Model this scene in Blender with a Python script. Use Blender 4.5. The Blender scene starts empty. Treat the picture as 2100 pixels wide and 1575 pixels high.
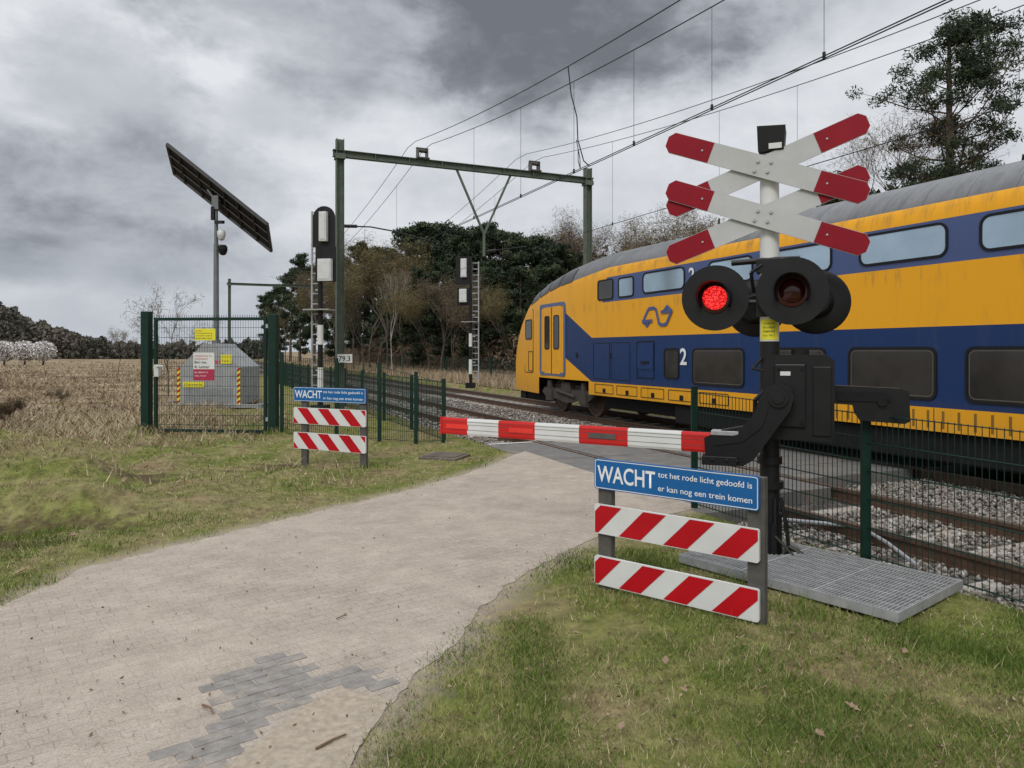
import bpy, bmesh, math, random
import numpy as np
from mathutils import Vector, Matrix, noise as mnoise
random.seed(7); rng=np.random.default_rng(7)
SC=bpy.context.scene; COL=SC.collection
H=1.7; F=1500.0; CX=1050.0; HY=720.0
def W(px,py,Y): return ((px-CX)/F*Y, Y, H+(HY-py)/F*Y)
def G(px,py,z=0.0):
    Y=(H-z)*F/(py-HY); return ((px-CX)/F*Y, Y, z)
TH=math.radians(114.07); UX,UY=math.cos(TH),math.sin(TH); NX,NY=UY,-UX
def TP(s,d,z=0.0): return (s*UX+d*NX, s*UY+d*NY, z)
def PS(px,d):
    t=(px-CX)/F; Y=d/(NY+NX*t); return Y*(UX*t+UY), Y
# ------------------------------------------------------------ materials
def newmat(name):
    m=bpy.data.materials.new(name); m.use_nodes=True
    nt=m.node_tree; b=nt.nodes['Principled BSDF']; return m,nt,b
def ramp(nt,pts,fac=None,interp='LINEAR'):
    r=nt.nodes.new('ShaderNodeValToRGB'); cr=r.color_ramp; cr.interpolation=interp
    while len(cr.elements)<len(pts): cr.elements.new(0.5)
    for e,(p,c) in zip(cr.elements,pts): e.position=p; e.color=(*c,1) if len(c)==3 else c
    if fac is not None: nt.links.new(fac,r.inputs[0])
    return r
def noise(nt,scale,detail=4,rough=.55,vec=None,dist=0):
    n=nt.nodes.new('ShaderNodeTexNoise'); n.inputs['Scale'].default_value=scale
    n.inputs['Detail'].default_value=detail; n.inputs['Roughness'].default_value=rough; n.inputs['Distortion'].default_value=dist
    if vec is not None: nt.links.new(vec,n.inputs['Vector'])
    return n
def mth(nt,op,a,b=None,c=None,clamp=False):
    n=nt.nodes.new('ShaderNodeMath'); n.operation=op; n.use_clamp=clamp
    for i,x in enumerate((a,b,c)):
        if x is None: continue
        if isinstance(x,(int,float)): n.inputs[i].default_value=x
        else: nt.links.new(x,n.inputs[i])
    return n.outputs[0]
def mixc(nt,fac,a,b,mode='MIX'):
    n=nt.nodes.new('ShaderNodeMix'); n.data_type='RGBA'; n.blend_type=mode
    for i,x in ((0,fac),(6,a),(7,b)):
        if isinstance(x,(int,float)): n.inputs[i].default_value=x
        elif isinstance(x,tuple): n.inputs[i].default_value=(*x,1)
        else: nt.links.new(x,n.inputs[i])
    return n.outputs[2]
def ocoord(nt):
    return nt.nodes.new('ShaderNodeTexCoord').outputs['Object']
def bump(nt,b,height,strength=.3,dist=.01):
    n=nt.nodes.new('ShaderNodeBump'); n.inputs['Strength'].default_value=strength; n.inputs['Distance'].default_value=dist
    nt.links.new(height,n.inputs['Height']); nt.links.new(n.outputs[0],b.inputs['Normal'])
def mat(name,col,rough=.5,metal=0,var=.15,scale=6,bmp=0,dirt=None,emis=None,spec=None):
    m,nt,b=newmat(name); v=ocoord(nt)
    n=noise(nt,scale,4,.6,v)
    lo=tuple(max(0,c*(1-var)) for c in col); hi=tuple(min(1,c*(1+var)) for c in col)
    r=ramp(nt,[(.3,lo),(.7,hi)],n.outputs[0]); out=r.outputs[0]
    if dirt:
        n2=noise(nt,scale*.35,5,.7,v,.5); r2=ramp(nt,[(.5,(0,0,0)),(.72,(1,1,1))],n2.outputs[0])
        out=mixc(nt,mth(nt,'MULTIPLY',r2.outputs[0],dirt[1]),out,dirt[0])
    nt.links.new(out,b.inputs['Base Color']); b.inputs['Roughness'].default_value=rough; b.inputs['Metallic'].default_value=metal
    if spec is not None: b.inputs['Specular IOR Level'].default_value=spec
    if bmp: bump(nt,b,noise(nt,scale*8,4,.6,v).outputs[0],bmp)
    if emis: b.inputs['Emission Color'].default_value=(*emis[0],1); b.inputs['Emission Strength'].default_value=emis[1]
    return m
def varmat(name,pts,rough=.8):
    m,nt,b=newmat(name)
    a=nt.nodes.new('ShaderNodeAttribute'); a.attribute_name='var'
    r=ramp(nt,pts,a.outputs['Fac']); nt.links.new(r.outputs[0],b.inputs['Base Color'])
    b.inputs['Roughness'].default_value=rough; b.inputs['Specular IOR Level'].default_value=.15
    return m
M={}
M['white']=mat('white_paint',(.64,.65,.64),.45,var=.05,scale=3,dirt=((.45,.44,.38),.35),spec=.3)
M['red']=mat('red_reflective',(.44,.006,.012),.45,var=.1,scale=3,spec=.2)
M['darkred']=mat('crossbuck_red',(.24,.008,.018),.5,var=.12,scale=3,spec=.15)
M['boomred']=mat('boom_red',(.52,.018,.016),.42,var=.08,scale=2,spec=.25)
M['signblue']=mat('sign_blue',(.010,.115,.33),.42,var=.06,scale=2,spec=.25)
M['black']=mat('black_enamel',(.009,.009,.010),.45,var=.3,scale=5,bmp=.05,spec=.3)
M['blackrough']=mat('black_rough',(.011,.011,.012),.75,var=.3,scale=10,spec=.2)
M['steel']=mat('galvanised_steel',(.36,.37,.38),.5,.35,var=.2,scale=14,bmp=.05)
M['greyplastic']=mat('grey_recycled_post',(.08,.075,.067),.8,var=.25,scale=12,bmp=.25)
M['green']=mat('green_powdercoat',(.005,.027,.019),.5,var=.2,scale=8,spec=.25)
M['portal']=mat('weathered_green_steel',(.085,.11,.083),.65,var=.25,scale=5,dirt=((.14,.115,.08),.5),bmp=.1)
M['wire']=mat('dark_wire',(.02,.022,.024),.6,.3)
M['rail']=mat('rusty_rail',(.11,.066,.043),.6,.3,var=.3,scale=10)
M['railtop']=mat('polished_rail_head',(.25,.22,.20),.35,.7,var=.1)
M['sleeper']=mat('concrete_sleeper',(.36,.335,.295),.85,var=.2,scale=6,bmp=.25,dirt=((.2,.15,.10),.7))
M['deck']=mat('crossing_concrete',(.155,.152,.145),.85,var=.2,scale=4,bmp=.2,dirt=((.24,.20,.155),.7),spec=.2)
M['concrete']=mat('cabinet_grey',(.29,.30,.305),.75,var=.12,scale=4,bmp=.1)
M['polegrey']=mat('grey_pole',(.15,.165,.17),.5,.2,var=.12)
M['yellow']=mat('yellow_sticker',(.72,.66,.03),.5,var=.05)
M['whitebox']=mat('white_equipment_box',(.58,.59,.59),.5,var=.08)
M['textwhite']=mat('white_lettering',(.76,.77,.78),.4,var=.02)
M['textblack']=mat('black_lettering',(.01,.01,.01),.5)
M['textred']=mat('red_lettering',(.55,.03,.04),.5)
M['magenta']=mat('crimson_panel',(.36,.02,.06),.5)
M['lensoff']=mat('dark_red_lens',(.045,.006,.006),.12,var=.2,scale=40)
M['solar']=mat('solar_back',(.018,.016,.016),.5,var=.2,scale=3,spec=.2)
M['darkbrown']=mat('rusty_lid',(.13,.11,.09),.8,var=.3,scale=8,bmp=.3)
M['leaf']=mat('dry_leaf',(.27,.19,.13),.85,var=.35,scale=30,spec=.1)
M['twig']=mat('dry_twig',(.16,.10,.06),.8,var=.3,scale=30)
M['bark']=mat('pine_bark',(.10,.07,.052),.9,var=.35,scale=6,bmp=.3)
M['greybark']=mat('grey_bark',(.095,.078,.062),.9,var=.3,scale=6)
M['birchbark']=mat('pale_birch_bark',(.38,.35,.31),.8,var=.4,scale=5)
M['pineleaf']=varmat('pine_needles',[(0,(.018,.029,.018)),(.5,(.045,.064,.034)),(1,(.105,.125,.066))])
M['twigleaf']=varmat('brown_twigs',[(0,(.07,.052,.038)),(.5,(.145,.11,.075)),(1,(.22,.18,.12))])
M['greentwig']=varmat('budding_twigs',[(0,(.06,.052,.024)),(.5,(.15,.12,.055)),(1,(.24,.195,.095))])
M['blossom']=varmat('white_blossom',[(0,(.38,.35,.32)),(.5,(.6,.58,.56)),(1,(.8,.79,.78))])
M['farwood']=varmat('far_wood',[(0,(.052,.058,.05)),(.45,(.098,.094,.078)),(1,(.17,.148,.12))])  # tones lightened, distance haze put into the colour
M['backwood']=varmat('back_wood',[(0,(.024,.034,.024)),(.5,(.052,.058,.036)),(1,(.12,.10,.062))])
M['brush']=varmat('brown_brush',[(0,(.055,.038,.026)),(.5,(.135,.098,.064)),(1,(.24,.185,.12))])
M['litter']=varmat('leaf_litter',[(0,(.07,.045,.03)),(.5,(.20,.14,.09)),(1,(.38,.29,.20))])
M['grass']=varmat('grass_blades',[(0,(.065,.11,.018)),(.40,(.15,.205,.042)),(.62,(.24,.245,.085)),(.80,(.37,.31,.17)),(1,(.50,.42,.27))],.75)
M['straw']=varmat('straw_blades',[(0,(.14,.10,.06)),(.5,(.30,.23,.15)),(1,(.47,.39,.27))],.8)
M['stone']=varmat('ballast_stones',[(0,(.10,.078,.062)),(.3,(.19,.165,.142)),(.7,(.30,.275,.25)),(1,(.48,.455,.425))],.9)
m,nt,b=newmat('lit_red_lens'); v=ocoord(nt)
vo=nt.nodes.new('ShaderNodeTexVoronoi'); vo.inputs['Scale'].default_value=75; nt.links.new(v,vo.inputs['Vector'])
r=ramp(nt,[(.25,(1,.07,.06)),(.6,(.45,.0,.003))],vo.outputs['Distance'])
nt.links.new(r.outputs[0],b.inputs['Emission Color']); b.inputs['Emission Strength'].default_value=1.25; b.inputs['Base Color'].default_value=(.4,.01,.01,1)
M['lenson']=m
# ground
SOIL=(.37,.32,.255)
m,nt,b=newmat('ground_turf'); v=ocoord(nt)
n1=noise(nt,.8,7,.7,v); n2=noise(nt,7,6,.7,v); n3=noise(nt,60,3,.6,v)
c1=ramp(nt,[(.3,(.10,.145,.03)),(.44,(.165,.18,.055)),(.54,(.23,.205,.10)),(.68,(.20,.145,.09))],n1.outputs[0])
c2=ramp(nt,[(.35,(.45,.43,.4)),(.65,(1.3,1.27,1.2))],n2.outputs[0]); o=mixc(nt,.8,c1.outputs[0],c2.outputs[0],'MULTIPLY')
sep=nt.nodes.new('ShaderNodeSeparateXYZ'); nt.links.new(v,sep.inputs[0])
def blob(cx,cy,rx,ry):
    dx=mth(nt,'DIVIDE',mth(nt,'SUBTRACT',sep.outputs[0],cx),rx); dy=mth(nt,'DIVIDE',mth(nt,'SUBTRACT',sep.outputs[1],cy),ry)
    d=mth(nt,'SQRT',mth(nt,'ADD',mth(nt,'MULTIPLY',dx,dx),mth(nt,'MULTIPLY',dy,dy)))
    d=mth(nt,'ADD',d,mth(nt,'MULTIPLY',mth(nt,'SUBTRACT',n2.outputs[0],.5),3.0))
    return mth(nt,'SUBTRACT',1.3,d,clamp=True)
for (cx,cy,rx,ry) in ((-4.6,7.2,.9,.28),(-5.6,8.6,.9,.3),(-3.4,10.6,.6,.35),(-4.5,6.4,.5,.2),(-7.0,10.5,1.2,.4),(-4.9,9.6,.6,.25)):
    o=mixc(nt,mth(nt,'MULTIPLY',blob(cx,cy,rx,ry),.9),o,(.085,.058,.038))
pa=nt.nodes.new('ShaderNodeAttribute'); pa.attribute_name='pd'
q=mth(nt,'ADD',pa.outputs['Fac'],mth(nt,'MULTIPLY',mth(nt,'SUBTRACT',n2.outputs[0],.5),.75))
sf=mth(nt,'SUBTRACT',1.0,mth(nt,'DIVIDE',q,.26),clamp=True)
so_=mixc(nt,.7,SOIL,c2.outputs[0],'MULTIPLY'); o=mixc(nt,sf,o,so_)
nt.links.new(o,b.inputs['Base Color']); b.inputs['Roughness'].default_value=.95; b.inputs['Specular IOR Level'].default_value=.1
bump(nt,b,n3.outputs[0],.8,.02); M['ground']=m
m,nt,b=newmat('dry_heath'); v=ocoord(nt); n1=noise(nt,.22,8,.72,v); n2=noise(nt,3,5,.7,v)
c1=ramp(nt,[(.3,(.11,.085,.055)),(.45,(.22,.165,.105)),(.56,(.34,.27,.175)),(.70,(.42,.345,.235))],n1.outputs[0]); c2=ramp(nt,[(.3,(.5,.5,.5)),(.7,(1.2,1.2,1.2))],n2.outputs[0])
nt.links.new(mixc(nt,.8,c1.outputs[0],c2.outputs[0],'MULTIPLY'),b.inputs['Base Color']); b.inputs['Roughness'].default_value=1; b.inputs['Specular IOR Level'].default_value=.05
bump(nt,b,n2.outputs[0],.6,.1); M['heath']=m
m,nt,b=newmat('ballast_base'); v=ocoord(nt)
vo=nt.nodes.new('ShaderNodeTexVoronoi'); vo.inputs['Scale'].default_value=26; nt.links.new(v,vo.inputs['Vector'])
hs=nt.nodes.new('ShaderNodeSeparateColor'); nt.links.new(vo.outputs['Color'],hs.inputs[0])
c=ramp(nt,[(0,(.09,.07,.057)),(.5,(.20,.175,.15)),(1,(.36,.335,.305))],hs.outputs[0])
e=ramp(nt,[(.0,(1,1,1)),(.6,(.3,.3,.3))],vo.outputs['Distance'])
nt.links.new(mixc(nt,1,c.outputs[0],e.outputs[0],'MULTIPLY'),b.inputs['Base Color']); b.inputs['Roughness'].default_value=.95
bump(nt,b,e.outputs[0],1,.03); M['ballast']=m
# brick path
m,nt,b=newmat('brick_path'); v=ocoord(nt)
mp=nt.nodes.new('ShaderNodeMapping'); nt.links.new(v,mp.inputs[0]); mp.inputs['Rotation'].default_value=(0,0,math.radians(-38))
wn=noise(nt,1.2,2,.5,v)
vm=nt.nodes.new('ShaderNodeVectorMath'); vm.operation='SCALE'; nt.links.new(wn.outputs['Color'],vm.inputs[0]); vm.inputs['Scale'].default_value=.06
va=nt.nodes.new('ShaderNodeVectorMath'); va.operation='ADD'; nt.links.new(mp.outputs[0],va.inputs[0]); nt.links.new(vm.outputs[0],va.inputs[1])
br=nt.nodes.new('ShaderNodeTexBrick'); nt.links.new(va.outputs[0],br.inputs['Vector'])
br.inputs['Scale'].default_value=1; br.inputs['Brick Width'].default_value=.165; br.inputs['Row Height'].default_value=.08; br.inputs['Mortar Size'].default_value=.0035; br.inputs['Mortar Smooth'].default_value=.7
br.inputs['Color1'].default_value=(.355,.305,.255,1); br.inputs['Color2'].default_value=(.395,.345,.293,1); br.inputs['Mortar'].default_value=(.25,.21,.17,1); br.inputs['Bias'].default_value=0
n1=noise(nt,.9,7,.72,v); n2=noise(nt,110,4,.75,v); n4=noise(nt,3.2,6,.75,v)
sand=ramp(nt,[(.38,(0,0,0)),(.62,(1,1,1))],n1.outputs[0])
o=mixc(nt,mth(nt,'MULTIPLY',sand.outputs[0],.8),br.outputs['Color'],(.425,.37,.31))
sp=ramp(nt,[(.28,(.5,.49,.48)),(.5,(1,1,1)),(.72,(1.28,1.27,1.25))],n2.outputs[0]); o=mixc(nt,.85,o,sp.outputs[0],'MULTIPLY')
s4=ramp(nt,[(.3,(.78,.77,.76)),(.65,(1.08,1.08,1.08))],n4.outputs[0]); o=mixc(nt,.85,o,s4.outputs[0],'MULTIPLY')
nt.links.new(o,b.inputs['Base Color']); b.inputs['Roughness'].default_value=.95; b.inputs['Specular IOR Level'].default_value=.1
hh=mth(nt,'ADD',mth(nt,'MULTIPLY',mth(nt,'MULTIPLY',br.outputs['Fac'],-1),mth(nt,'SUBTRACT',1,mth(nt,'MULTIPLY',sand.outputs[0],.75))),mth(nt,'MULTIPLY',n2.outputs[0],.6))
bump(nt,b,hh,.45,.005); M['path']=m
M['paver']=mat('grey_paver',(.245,.232,.215),.95,var=.22,scale=14,bmp=.5,dirt=((.40,.345,.285),.85),spec=.1)
M['sand']=mat('sandy_concrete',(.38,.325,.255),.95,var=.22,scale=30,bmp=.5,dirt=((.32,.285,.24),.5),spec=.1)
# ------------------------------------------------------------ mesh builder
class MB:
    def __init__(s): s.v=[];s.f=[];s.m=[]
    def add(s,vs,fs,mi=0):
        b=len(s.v); s.v+=[tuple(v) for v in vs]; s.f+=[tuple(b+i for i in f) for f in fs]; s.m+=[mi]*len(fs); return s
    def bx(s,x0,x1,y0,y1,z0,z1,mi=0):
        vs=[(x,y,z) for x in (x0,x1) for y in (y0,y1) for z in (z0,z1)]
        return s.add(vs,[(0,1,3,2),(4,6,7,5),(0,4,5,1),(2,3,7,6),(0,2,6,4),(1,5,7,3)],mi)
    def bar(s,p0,p1,w,h,mi=0,up=(0,0,1)):
        p0=Vector(p0);p1=Vector(p1);d=(p1-p0).normalized();a=d.cross(Vector(up))
        if a.length<1e-4: a=d.cross(Vector((0,1,0)))
        a.normalize();b=a.cross(d)
        vs=[p+a*i*w/2+b*j*h/2 for p in (p0,p1) for i,j in ((-1,-1),(1,-1),(1,1),(-1,1))]
        return s.add(vs,[(0,3,2,1),(4,5,6,7)]+[(i,(i+1)%4,4+(i+1)%4,4+i) for i in range(4)],mi)
    def cyl(s,p0,p1,r0,r1=None,n=12,mi=0,caps=True):
        r1=r0 if r1 is None else r1
        p0=Vector(p0);p1=Vector(p1);d=(p1-p0).normalized();a=d.cross(Vector((0,0,1)))
        if a.length<1e-3: a=Vector((1,0,0))
        a.normalize();b=d.cross(a);vs=[]
        for p,r in ((p0,r0),(p1,r1)):
            for i in range(n):
                t=2*math.pi*i/n; vs.append(p+a*math.cos(t)*r+b*math.sin(t)*r)
        fs=[(i,(i+1)%n,n+(i+1)%n,n+i) for i in range(n)]
        if caps: fs+=[tuple(range(n))[::-1],tuple(range(n,2*n))]
        return s.add(vs,fs,mi)
    def tube(s,pts,r,n=5,mi=0):
        for i in range(len(pts)-1):
            ra=r[i] if isinstance(r,list) else r; rb=r[i+1] if isinstance(r,list) else r
            s.cyl(pts[i],pts[i+1],ra,rb,n,mi,caps=(i==0 or i==len(pts)-2))
        return s
    def prism(s,pts,off,mi=0,side=None):
        n=len(pts); off=Vector(off); a=[Vector(p) for p in pts]; vs=a+[p+off for p in a]
        s.add(vs,[tuple(range(n)),tuple(range(n,2*n))[::-1]],mi)
        return s.add(vs,[(i,(i+1)%n,n+(i+1)%n,n+i) for i in range(n)],mi if side is None else side)
    def lathe(s,c,ax,prof,n=24,mi=0):
        c=Vector(c);d=Vector(ax).normalized();a=d.cross(Vector((0,0,1)))
        if a.length<1e-3:a=Vector((1,0,0))
        a.normalize();b=d.cross(a);vs=[]
        for (t,r) in prof:
            for i in range(n):
                q=2*math.pi*i/n; vs.append(c+d*t+(a*math.cos(q)+b*math.sin(q))*r)
        fs=[(k*n+i,k*n+(i+1)%n,(k+1)*n+(i+1)%n,(k+1)*n+i) for k in range(len(prof)-1) for i in range(n)]
        return s.add(vs,fs,mi)
    def build(s,name,mats,parent=None,smooth=False,bevel=0,seg=2):
        me=bpy.data.meshes.new(name); me.from_pydata(s.v,[],s.f)
        for m_ in (mats if isinstance(mats,(list,tuple)) else [mats]): me.materials.append(m_)
        me.polygons.foreach_set('material_index',s.m)
        if len(s.f)<40000:
            bm=bmesh.new(); bm.from_mesh(me); bmesh.ops.recalc_face_normals(bm,faces=bm.faces); bm.to_mesh(me); bm.free()
        if smooth:
            me.polygons.foreach_set('use_smooth',[True]*len(me.polygons)); me.set_sharp_from_angle(angle=math.radians(40))
        me.update(); o=bpy.data.objects.new(name,me); COL.objects.link(o)
        if parent is not None: o.parent=parent
        if bevel:
            b=o.modifiers.new('bevel','BEVEL'); b.width=bevel; b.segments=seg; b.limit_method='ANGLE'; b.angle_limit=math.radians(40)
        return o
def tag(o,label,cat,group=None,kind=None):
    o['label']=label; o['category']=cat
    if group:o['group']=group
    if kind:o['kind']=kind
    return o
def struct(o): o['kind']='structure'; return o
def thing(name,label,cat,loc=(0,0,0),rz=0,group=None):
    o=bpy.data.objects.new(name,None); COL.objects.link(o); o.location=loc; o.rotation_euler=(0,0,rz); o.empty_display_size=.2
    return tag(o,label,cat,group)
def copy_tree(o,parent=None):
    c=o.copy(); COL.objects.link(c); c.parent=parent
    for ch in list(o.children): copy_tree(ch,c)
    return c
def fast(name,V,Fc,mt,parent=None,var=None,smooth=False):
    me=bpy.data.meshes.new(name); k=Fc.shape[1]
    me.vertices.add(len(V)); me.vertices.foreach_set('co',np.ascontiguousarray(V,dtype=np.float32).ravel())
    me.loops.add(Fc.size); me.loops.foreach_set('vertex_index',Fc.astype(np.int32).ravel())
    me.polygons.add(len(Fc)); me.polygons.foreach_set('loop_start',np.arange(0,Fc.size,k,dtype=np.int32))
    me.update(calc_edges=True); me.validate()
    me.materials.append(mt)
    if var is not None:
        a=me.attributes.new('var','FLOAT','FACE'); a.data.foreach_set('value',np.asarray(var,dtype=np.float32))
    if smooth: me.polygons.foreach_set('use_smooth',[True]*len(me.polygons))
    o=bpy.data.objects.new(name,me); COL.objects.link(o)
    if parent is not None:o.parent=parent
    return o
def text(name,body,parent,mt,org,ex,ey,height=None,width=None,off=None):
    cu=bpy.data.curves.new('txt','FONT'); cu.body=body; cu.size=1
    if off: cu.offset=off
    cu.resolution_u=4
    ob=bpy.data.objects.new('txt',cu); COL.objects.link(ob)
    bpy.context.view_layer.update()
    dg=bpy.context.evaluated_depsgraph_get(); me=bpy.data.meshes.new_from_object(ob.evaluated_get(dg))
    bpy.data.objects.remove(ob); me.name=name
    co=np.empty(len(me.vertices)*3,dtype=np.float32); me.vertices.foreach_get('co',co); co=co.reshape(-1,3)
    mn=co.min(0); mx=co.max(0); sx=sy=1
    if height: sy=height/(mx[1]-mn[1]); sx=sy
    if width: sx=width/(mx[0]-mn[0])
    if width and not height: sy=sx
    org=np.array(org);ex=np.array(ex,dtype=float);ey=np.array(ey,dtype=float)
    out=org+np.outer((co[:,0]-mn[0])*sx,ex)+np.outer((co[:,1]-mn[1])*sy,ey)
    me.vertices.foreach_set('co',out.astype(np.float32).ravel()); me.materials.clear(); me.materials.append(mt); me.update()
    o=bpy.data.objects.new(name,me); COL.objects.link(o); o.parent=parent; return o
def inpoly(X,Y,poly):
    ins=np.zeros(len(X),bool); n=len(poly)
    for i in range(n):
        x1,y1=poly[i];x2,y2=poly[(i+1)%n]
        c=((y1>Y)!=(y2>Y))&(X<(x2-x1)*(Y-y1)/((y2-y1) if y2!=y1 else 1e-9)+x1); ins^=c
    return ins
def distpoly(X,Y,poly):
    D=np.full(len(X),1e9); n=len(poly)
    for i in range(n):
        x1,y1=poly[i];x2,y2=poly[(i+1)%n]; dx,dy=x2-x1,y2-y1
        t=np.clip(((X-x1)*dx+(Y-y1)*dy)/(dx*dx+dy*dy+1e-12),0,1)
        D=np.minimum(D,np.hypot(X-x1-t*dx,Y-y1-t*dy))
    return D
# ------------------------------------------------------------ path + ground
def jit(pts,sub=5,a=.035):
    out=[]
    for i in range(len(pts)-1):
        for k in range(sub):
            t=k/sub; x=pts[i][0]*(1-t)+pts[i+1][0]*t; y=pts[i][1]*(1-t)+pts[i+1][1]*t
            q=mnoise.noise(Vector((x*2.2,y*2.2,1)))*a*1.6; q2=mnoise.noise(Vector((x*9,y*9,4)))*a*.6
            out.append((x+q+q2,y+q*.5-q2))
    out.append(pts[-1]); return out
L=[(-9,-4),(-9,0),(-6,2.9)]+[G(*p)[:2] for p in ((0,1245),(180,1165),(420,1105),(640,1052),(850,1003),(1000,957),(1075,925))]
R=[G(*p)[:2] for p in ((1440,1040),(1300,1072),(1200,1115),(1080,1172),(990,1240),(930,1310),(880,1370),(790,1450),(720,1575))]+[(-.8,1.5),(-1,-4)]
PATH=jit(L,12,.05)+jit(R,12,.05)
def zfun(X,Y):
    X=np.asarray(X,float);Y=np.asarray(Y,float)
    d=X*NX+Y*NY
    ins=inpoly(X,Y,PATH); dp=np.where(ins,0,distpoly(X,Y,PATH))
    k=np.clip((dp-.2)/1.5,0,1)
    b=.05*np.sin(X*2.1+1.3*np.sin(Y*1.1))*np.sin(Y*1.7+.8)+.035*np.sin(X*4.3+Y*2.7)+.02*np.sin(X*7.7-Y*5.1)
    left=(d<2.2)&(X<0)
    z=k*np.where(left,b,b*.25)
    m1=np.exp(-(((X+4.7)/1.4)**2+((Y-7.9)/.45)**2)); m2=np.exp(-(((X+4.5)/.9)**2+((Y-7.2)/.25)**2)); m3=np.exp(-(((X+6.2)/1.4)**2+((Y-9.6)/.6)**2)); m4=np.exp(-(((X+8.5)/1.8)**2+((Y-12.)/.8)**2))
    z=z+k*(.30*m1-.13*m2+.28*m3+.35*m4)
    tr=np.clip((d-4.98)/.2,0,1)*np.clip((12.75-d)/.3,0,1)
    far=np.clip((np.hypot(X,Y)-25)/20,0,1)
    z=z*(1-tr)*(1-far)-.2*tr
    return z
def axis(parts):
    return np.unique(np.round(np.concatenate([np.arange(a,b,st) for a,b,st in parts]),4))
sa=axis([(-600,-60,90),(-60,-6,9),(-6,16,.14),(16,40,.8),(40,120,8),(120,1500,120)])
da=axis([(-1200,-60,100),(-60,-14,6),(-14,4.9,.14),(4.9,5.3,.05),(5.3,12.4,.8),(12.4,12.85,.1),(12.85,30,2),(30,120,15),(120,1500,150)])
S,D=np.meshgrid(sa,da,indexing='ij'); X=(S*UX+D*NX).ravel(); Y=(S*UY+D*NY).ravel(); Z=zfun(X,Y)
ns,nd=len(sa),len(da); idx=np.arange(ns*nd).reshape(ns,nd)
Fq=np.stack([idx[:-1,:-1],idx[1:,:-1],idx[1:,1:],idx[:-1,1:]],-1).reshape(-1,4)
g=fast('ground',np.stack([X,Y,Z],1),Fq,M['ground'],smooth=True); struct(g)
pdv=np.where(inpoly(X,Y,PATH),0,distpoly(X,Y,PATH)); at_=g.data.attributes.new('pd','FLOAT','POINT'); at_.data.foreach_set('value',np.clip(pdv,0,5).astype(np.float32))
def sheet(name,poly,z,mt):
    me=bpy.data.meshes.new(name); me.from_pydata([(x,y,z) for x,y in poly],[],[tuple(range(len(poly)))]); me.materials.append(mt)
    bm=bmesh.new(); bm.from_mesh(me); bmesh.ops.triangulate(bm,faces=bm.faces); bmesh.ops.recalc_face_normals(bm,faces=bm.faces); bm.to_mesh(me); bm.free()
    o=bpy.data.objects.new(name,me); COL.objects.link(o); return struct(o)
sheet('path',PATH,.004,M['path'])
hp=[TP(s,d)[:2] for s,d in ((23,-3),(22,-6),(20,-10),(17,-16),(10,-30),(-20,-80),(0,-900),(1200,-900),(1200,3.2),(60,3.2),(30,2.6),(26,.5))]
sheet('heath_field',hp,.05,M['heath'])
sheet('heath_strip',[TP(s,d)[:2] for s,d in ((-40,13.3),(13,13.3),(20,13.0),(1200,13.0),(1200,400),(-40,400))],.03,M['heath'])
mb=MB()
for (s0,s1) in ((-40,7.3),(12.2,700)):
    prof=[(5.12,-.19),(5.35,-.16),(8.6,-.17),(12.2,-.16),(12.7,-.19)]
    vs=[TP(s,d,z) for s in (s0,s1) for d,z in prof]; mb.add(vs,[(i,i+1,i+6,i+5) for i in range(4)])
struct(mb.build('ballast_bed',M['ballast']))
mb=MB()
for (d0,d1,sa_) in ((4.96,5.93,6.15),(6.13,7.36,6.7),(7.57,9.64,7.3),(9.84,11.08,7.3),(11.28,13.2,7.3)):
    e=[sa_,8.2,10.2,12.4]
    for i in range(3):
        s0,s1=e[i]+.012,e[i+1]-.012
        a=[TP(s,d,-.2) for s,d in ((s0,d0),(s1,d0),(s1,d1),(s0,d1))]
        mb.prism(a,(0,0,.2+.003 if d0<5 else .2-.004))
struct(mb.build('crossing_deck',M['deck'],bevel=.012))
mb=MB()
for (s,d0,d1) in ((12.22,5.0,5.9),(12.22,6.2,7.3)):
    mb.add([TP(s,d0,.012),TP(s+.1,d0,.012),TP(s+.1,d1,.012),TP(s,d1,.012)],[(0,1,2,3)])
struct(mb.build('road_marking',M['white']))
sheet('path_beyond',[TP(s,d)[:2] for s,d in ((6.3,13.2),(12.0,13.2),(12,40),(6.3,40))],.045,M['path'])
pp=[G(*p)[:2] for p in ((325,1560),(420,1490),(500,1455),(430,1425),(450,1385),(545,1350),(630,1345),(655,1385),(745,1362),(810,1395),(795,1432),(695,1402),(630,1440),(570,1478),(460,1575),(340,1640))]
cen=G(560,1440); ang=math.radians(38); ca,sn=math.cos(ang),math.sin(ang); mb=MB()
for i in range(-16,17):
    for j in range(-10,11):
        lx=j*.167+(.0835 if i%2 else 0); ly=i*.084
        x=cen[0]+lx*ca-ly*sn; y=cen[1]+lx*sn+ly*ca
        if inpoly(np.array([x]),np.array([y]),pp)[0]:
            a=ang+random.uniform(-.03,.03); c,s_=math.cos(a),math.sin(a); q=[]
            for ux,uy in ((-.080,-.039),(.080,-.039),(.080,.039),(-.080,.039)): q.append((x+ux*c-uy*s_,y+ux*s_+uy*c,-.03))
            mb.prism(q,(0,0,.0365+random.uniform(-.001,.0015)))
struct(mb.build('grey_paver_patch',M['paver'],bevel=.003))
sheet('concrete_patch',jit([G(*p)[:2] for p in ((450,1585),(575,1487),(690,1412),(800,1437),(762,1500),(715,1600),(450,1700),(450,1585))],8,.02)[:-1],.0095,M['sand'])
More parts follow.
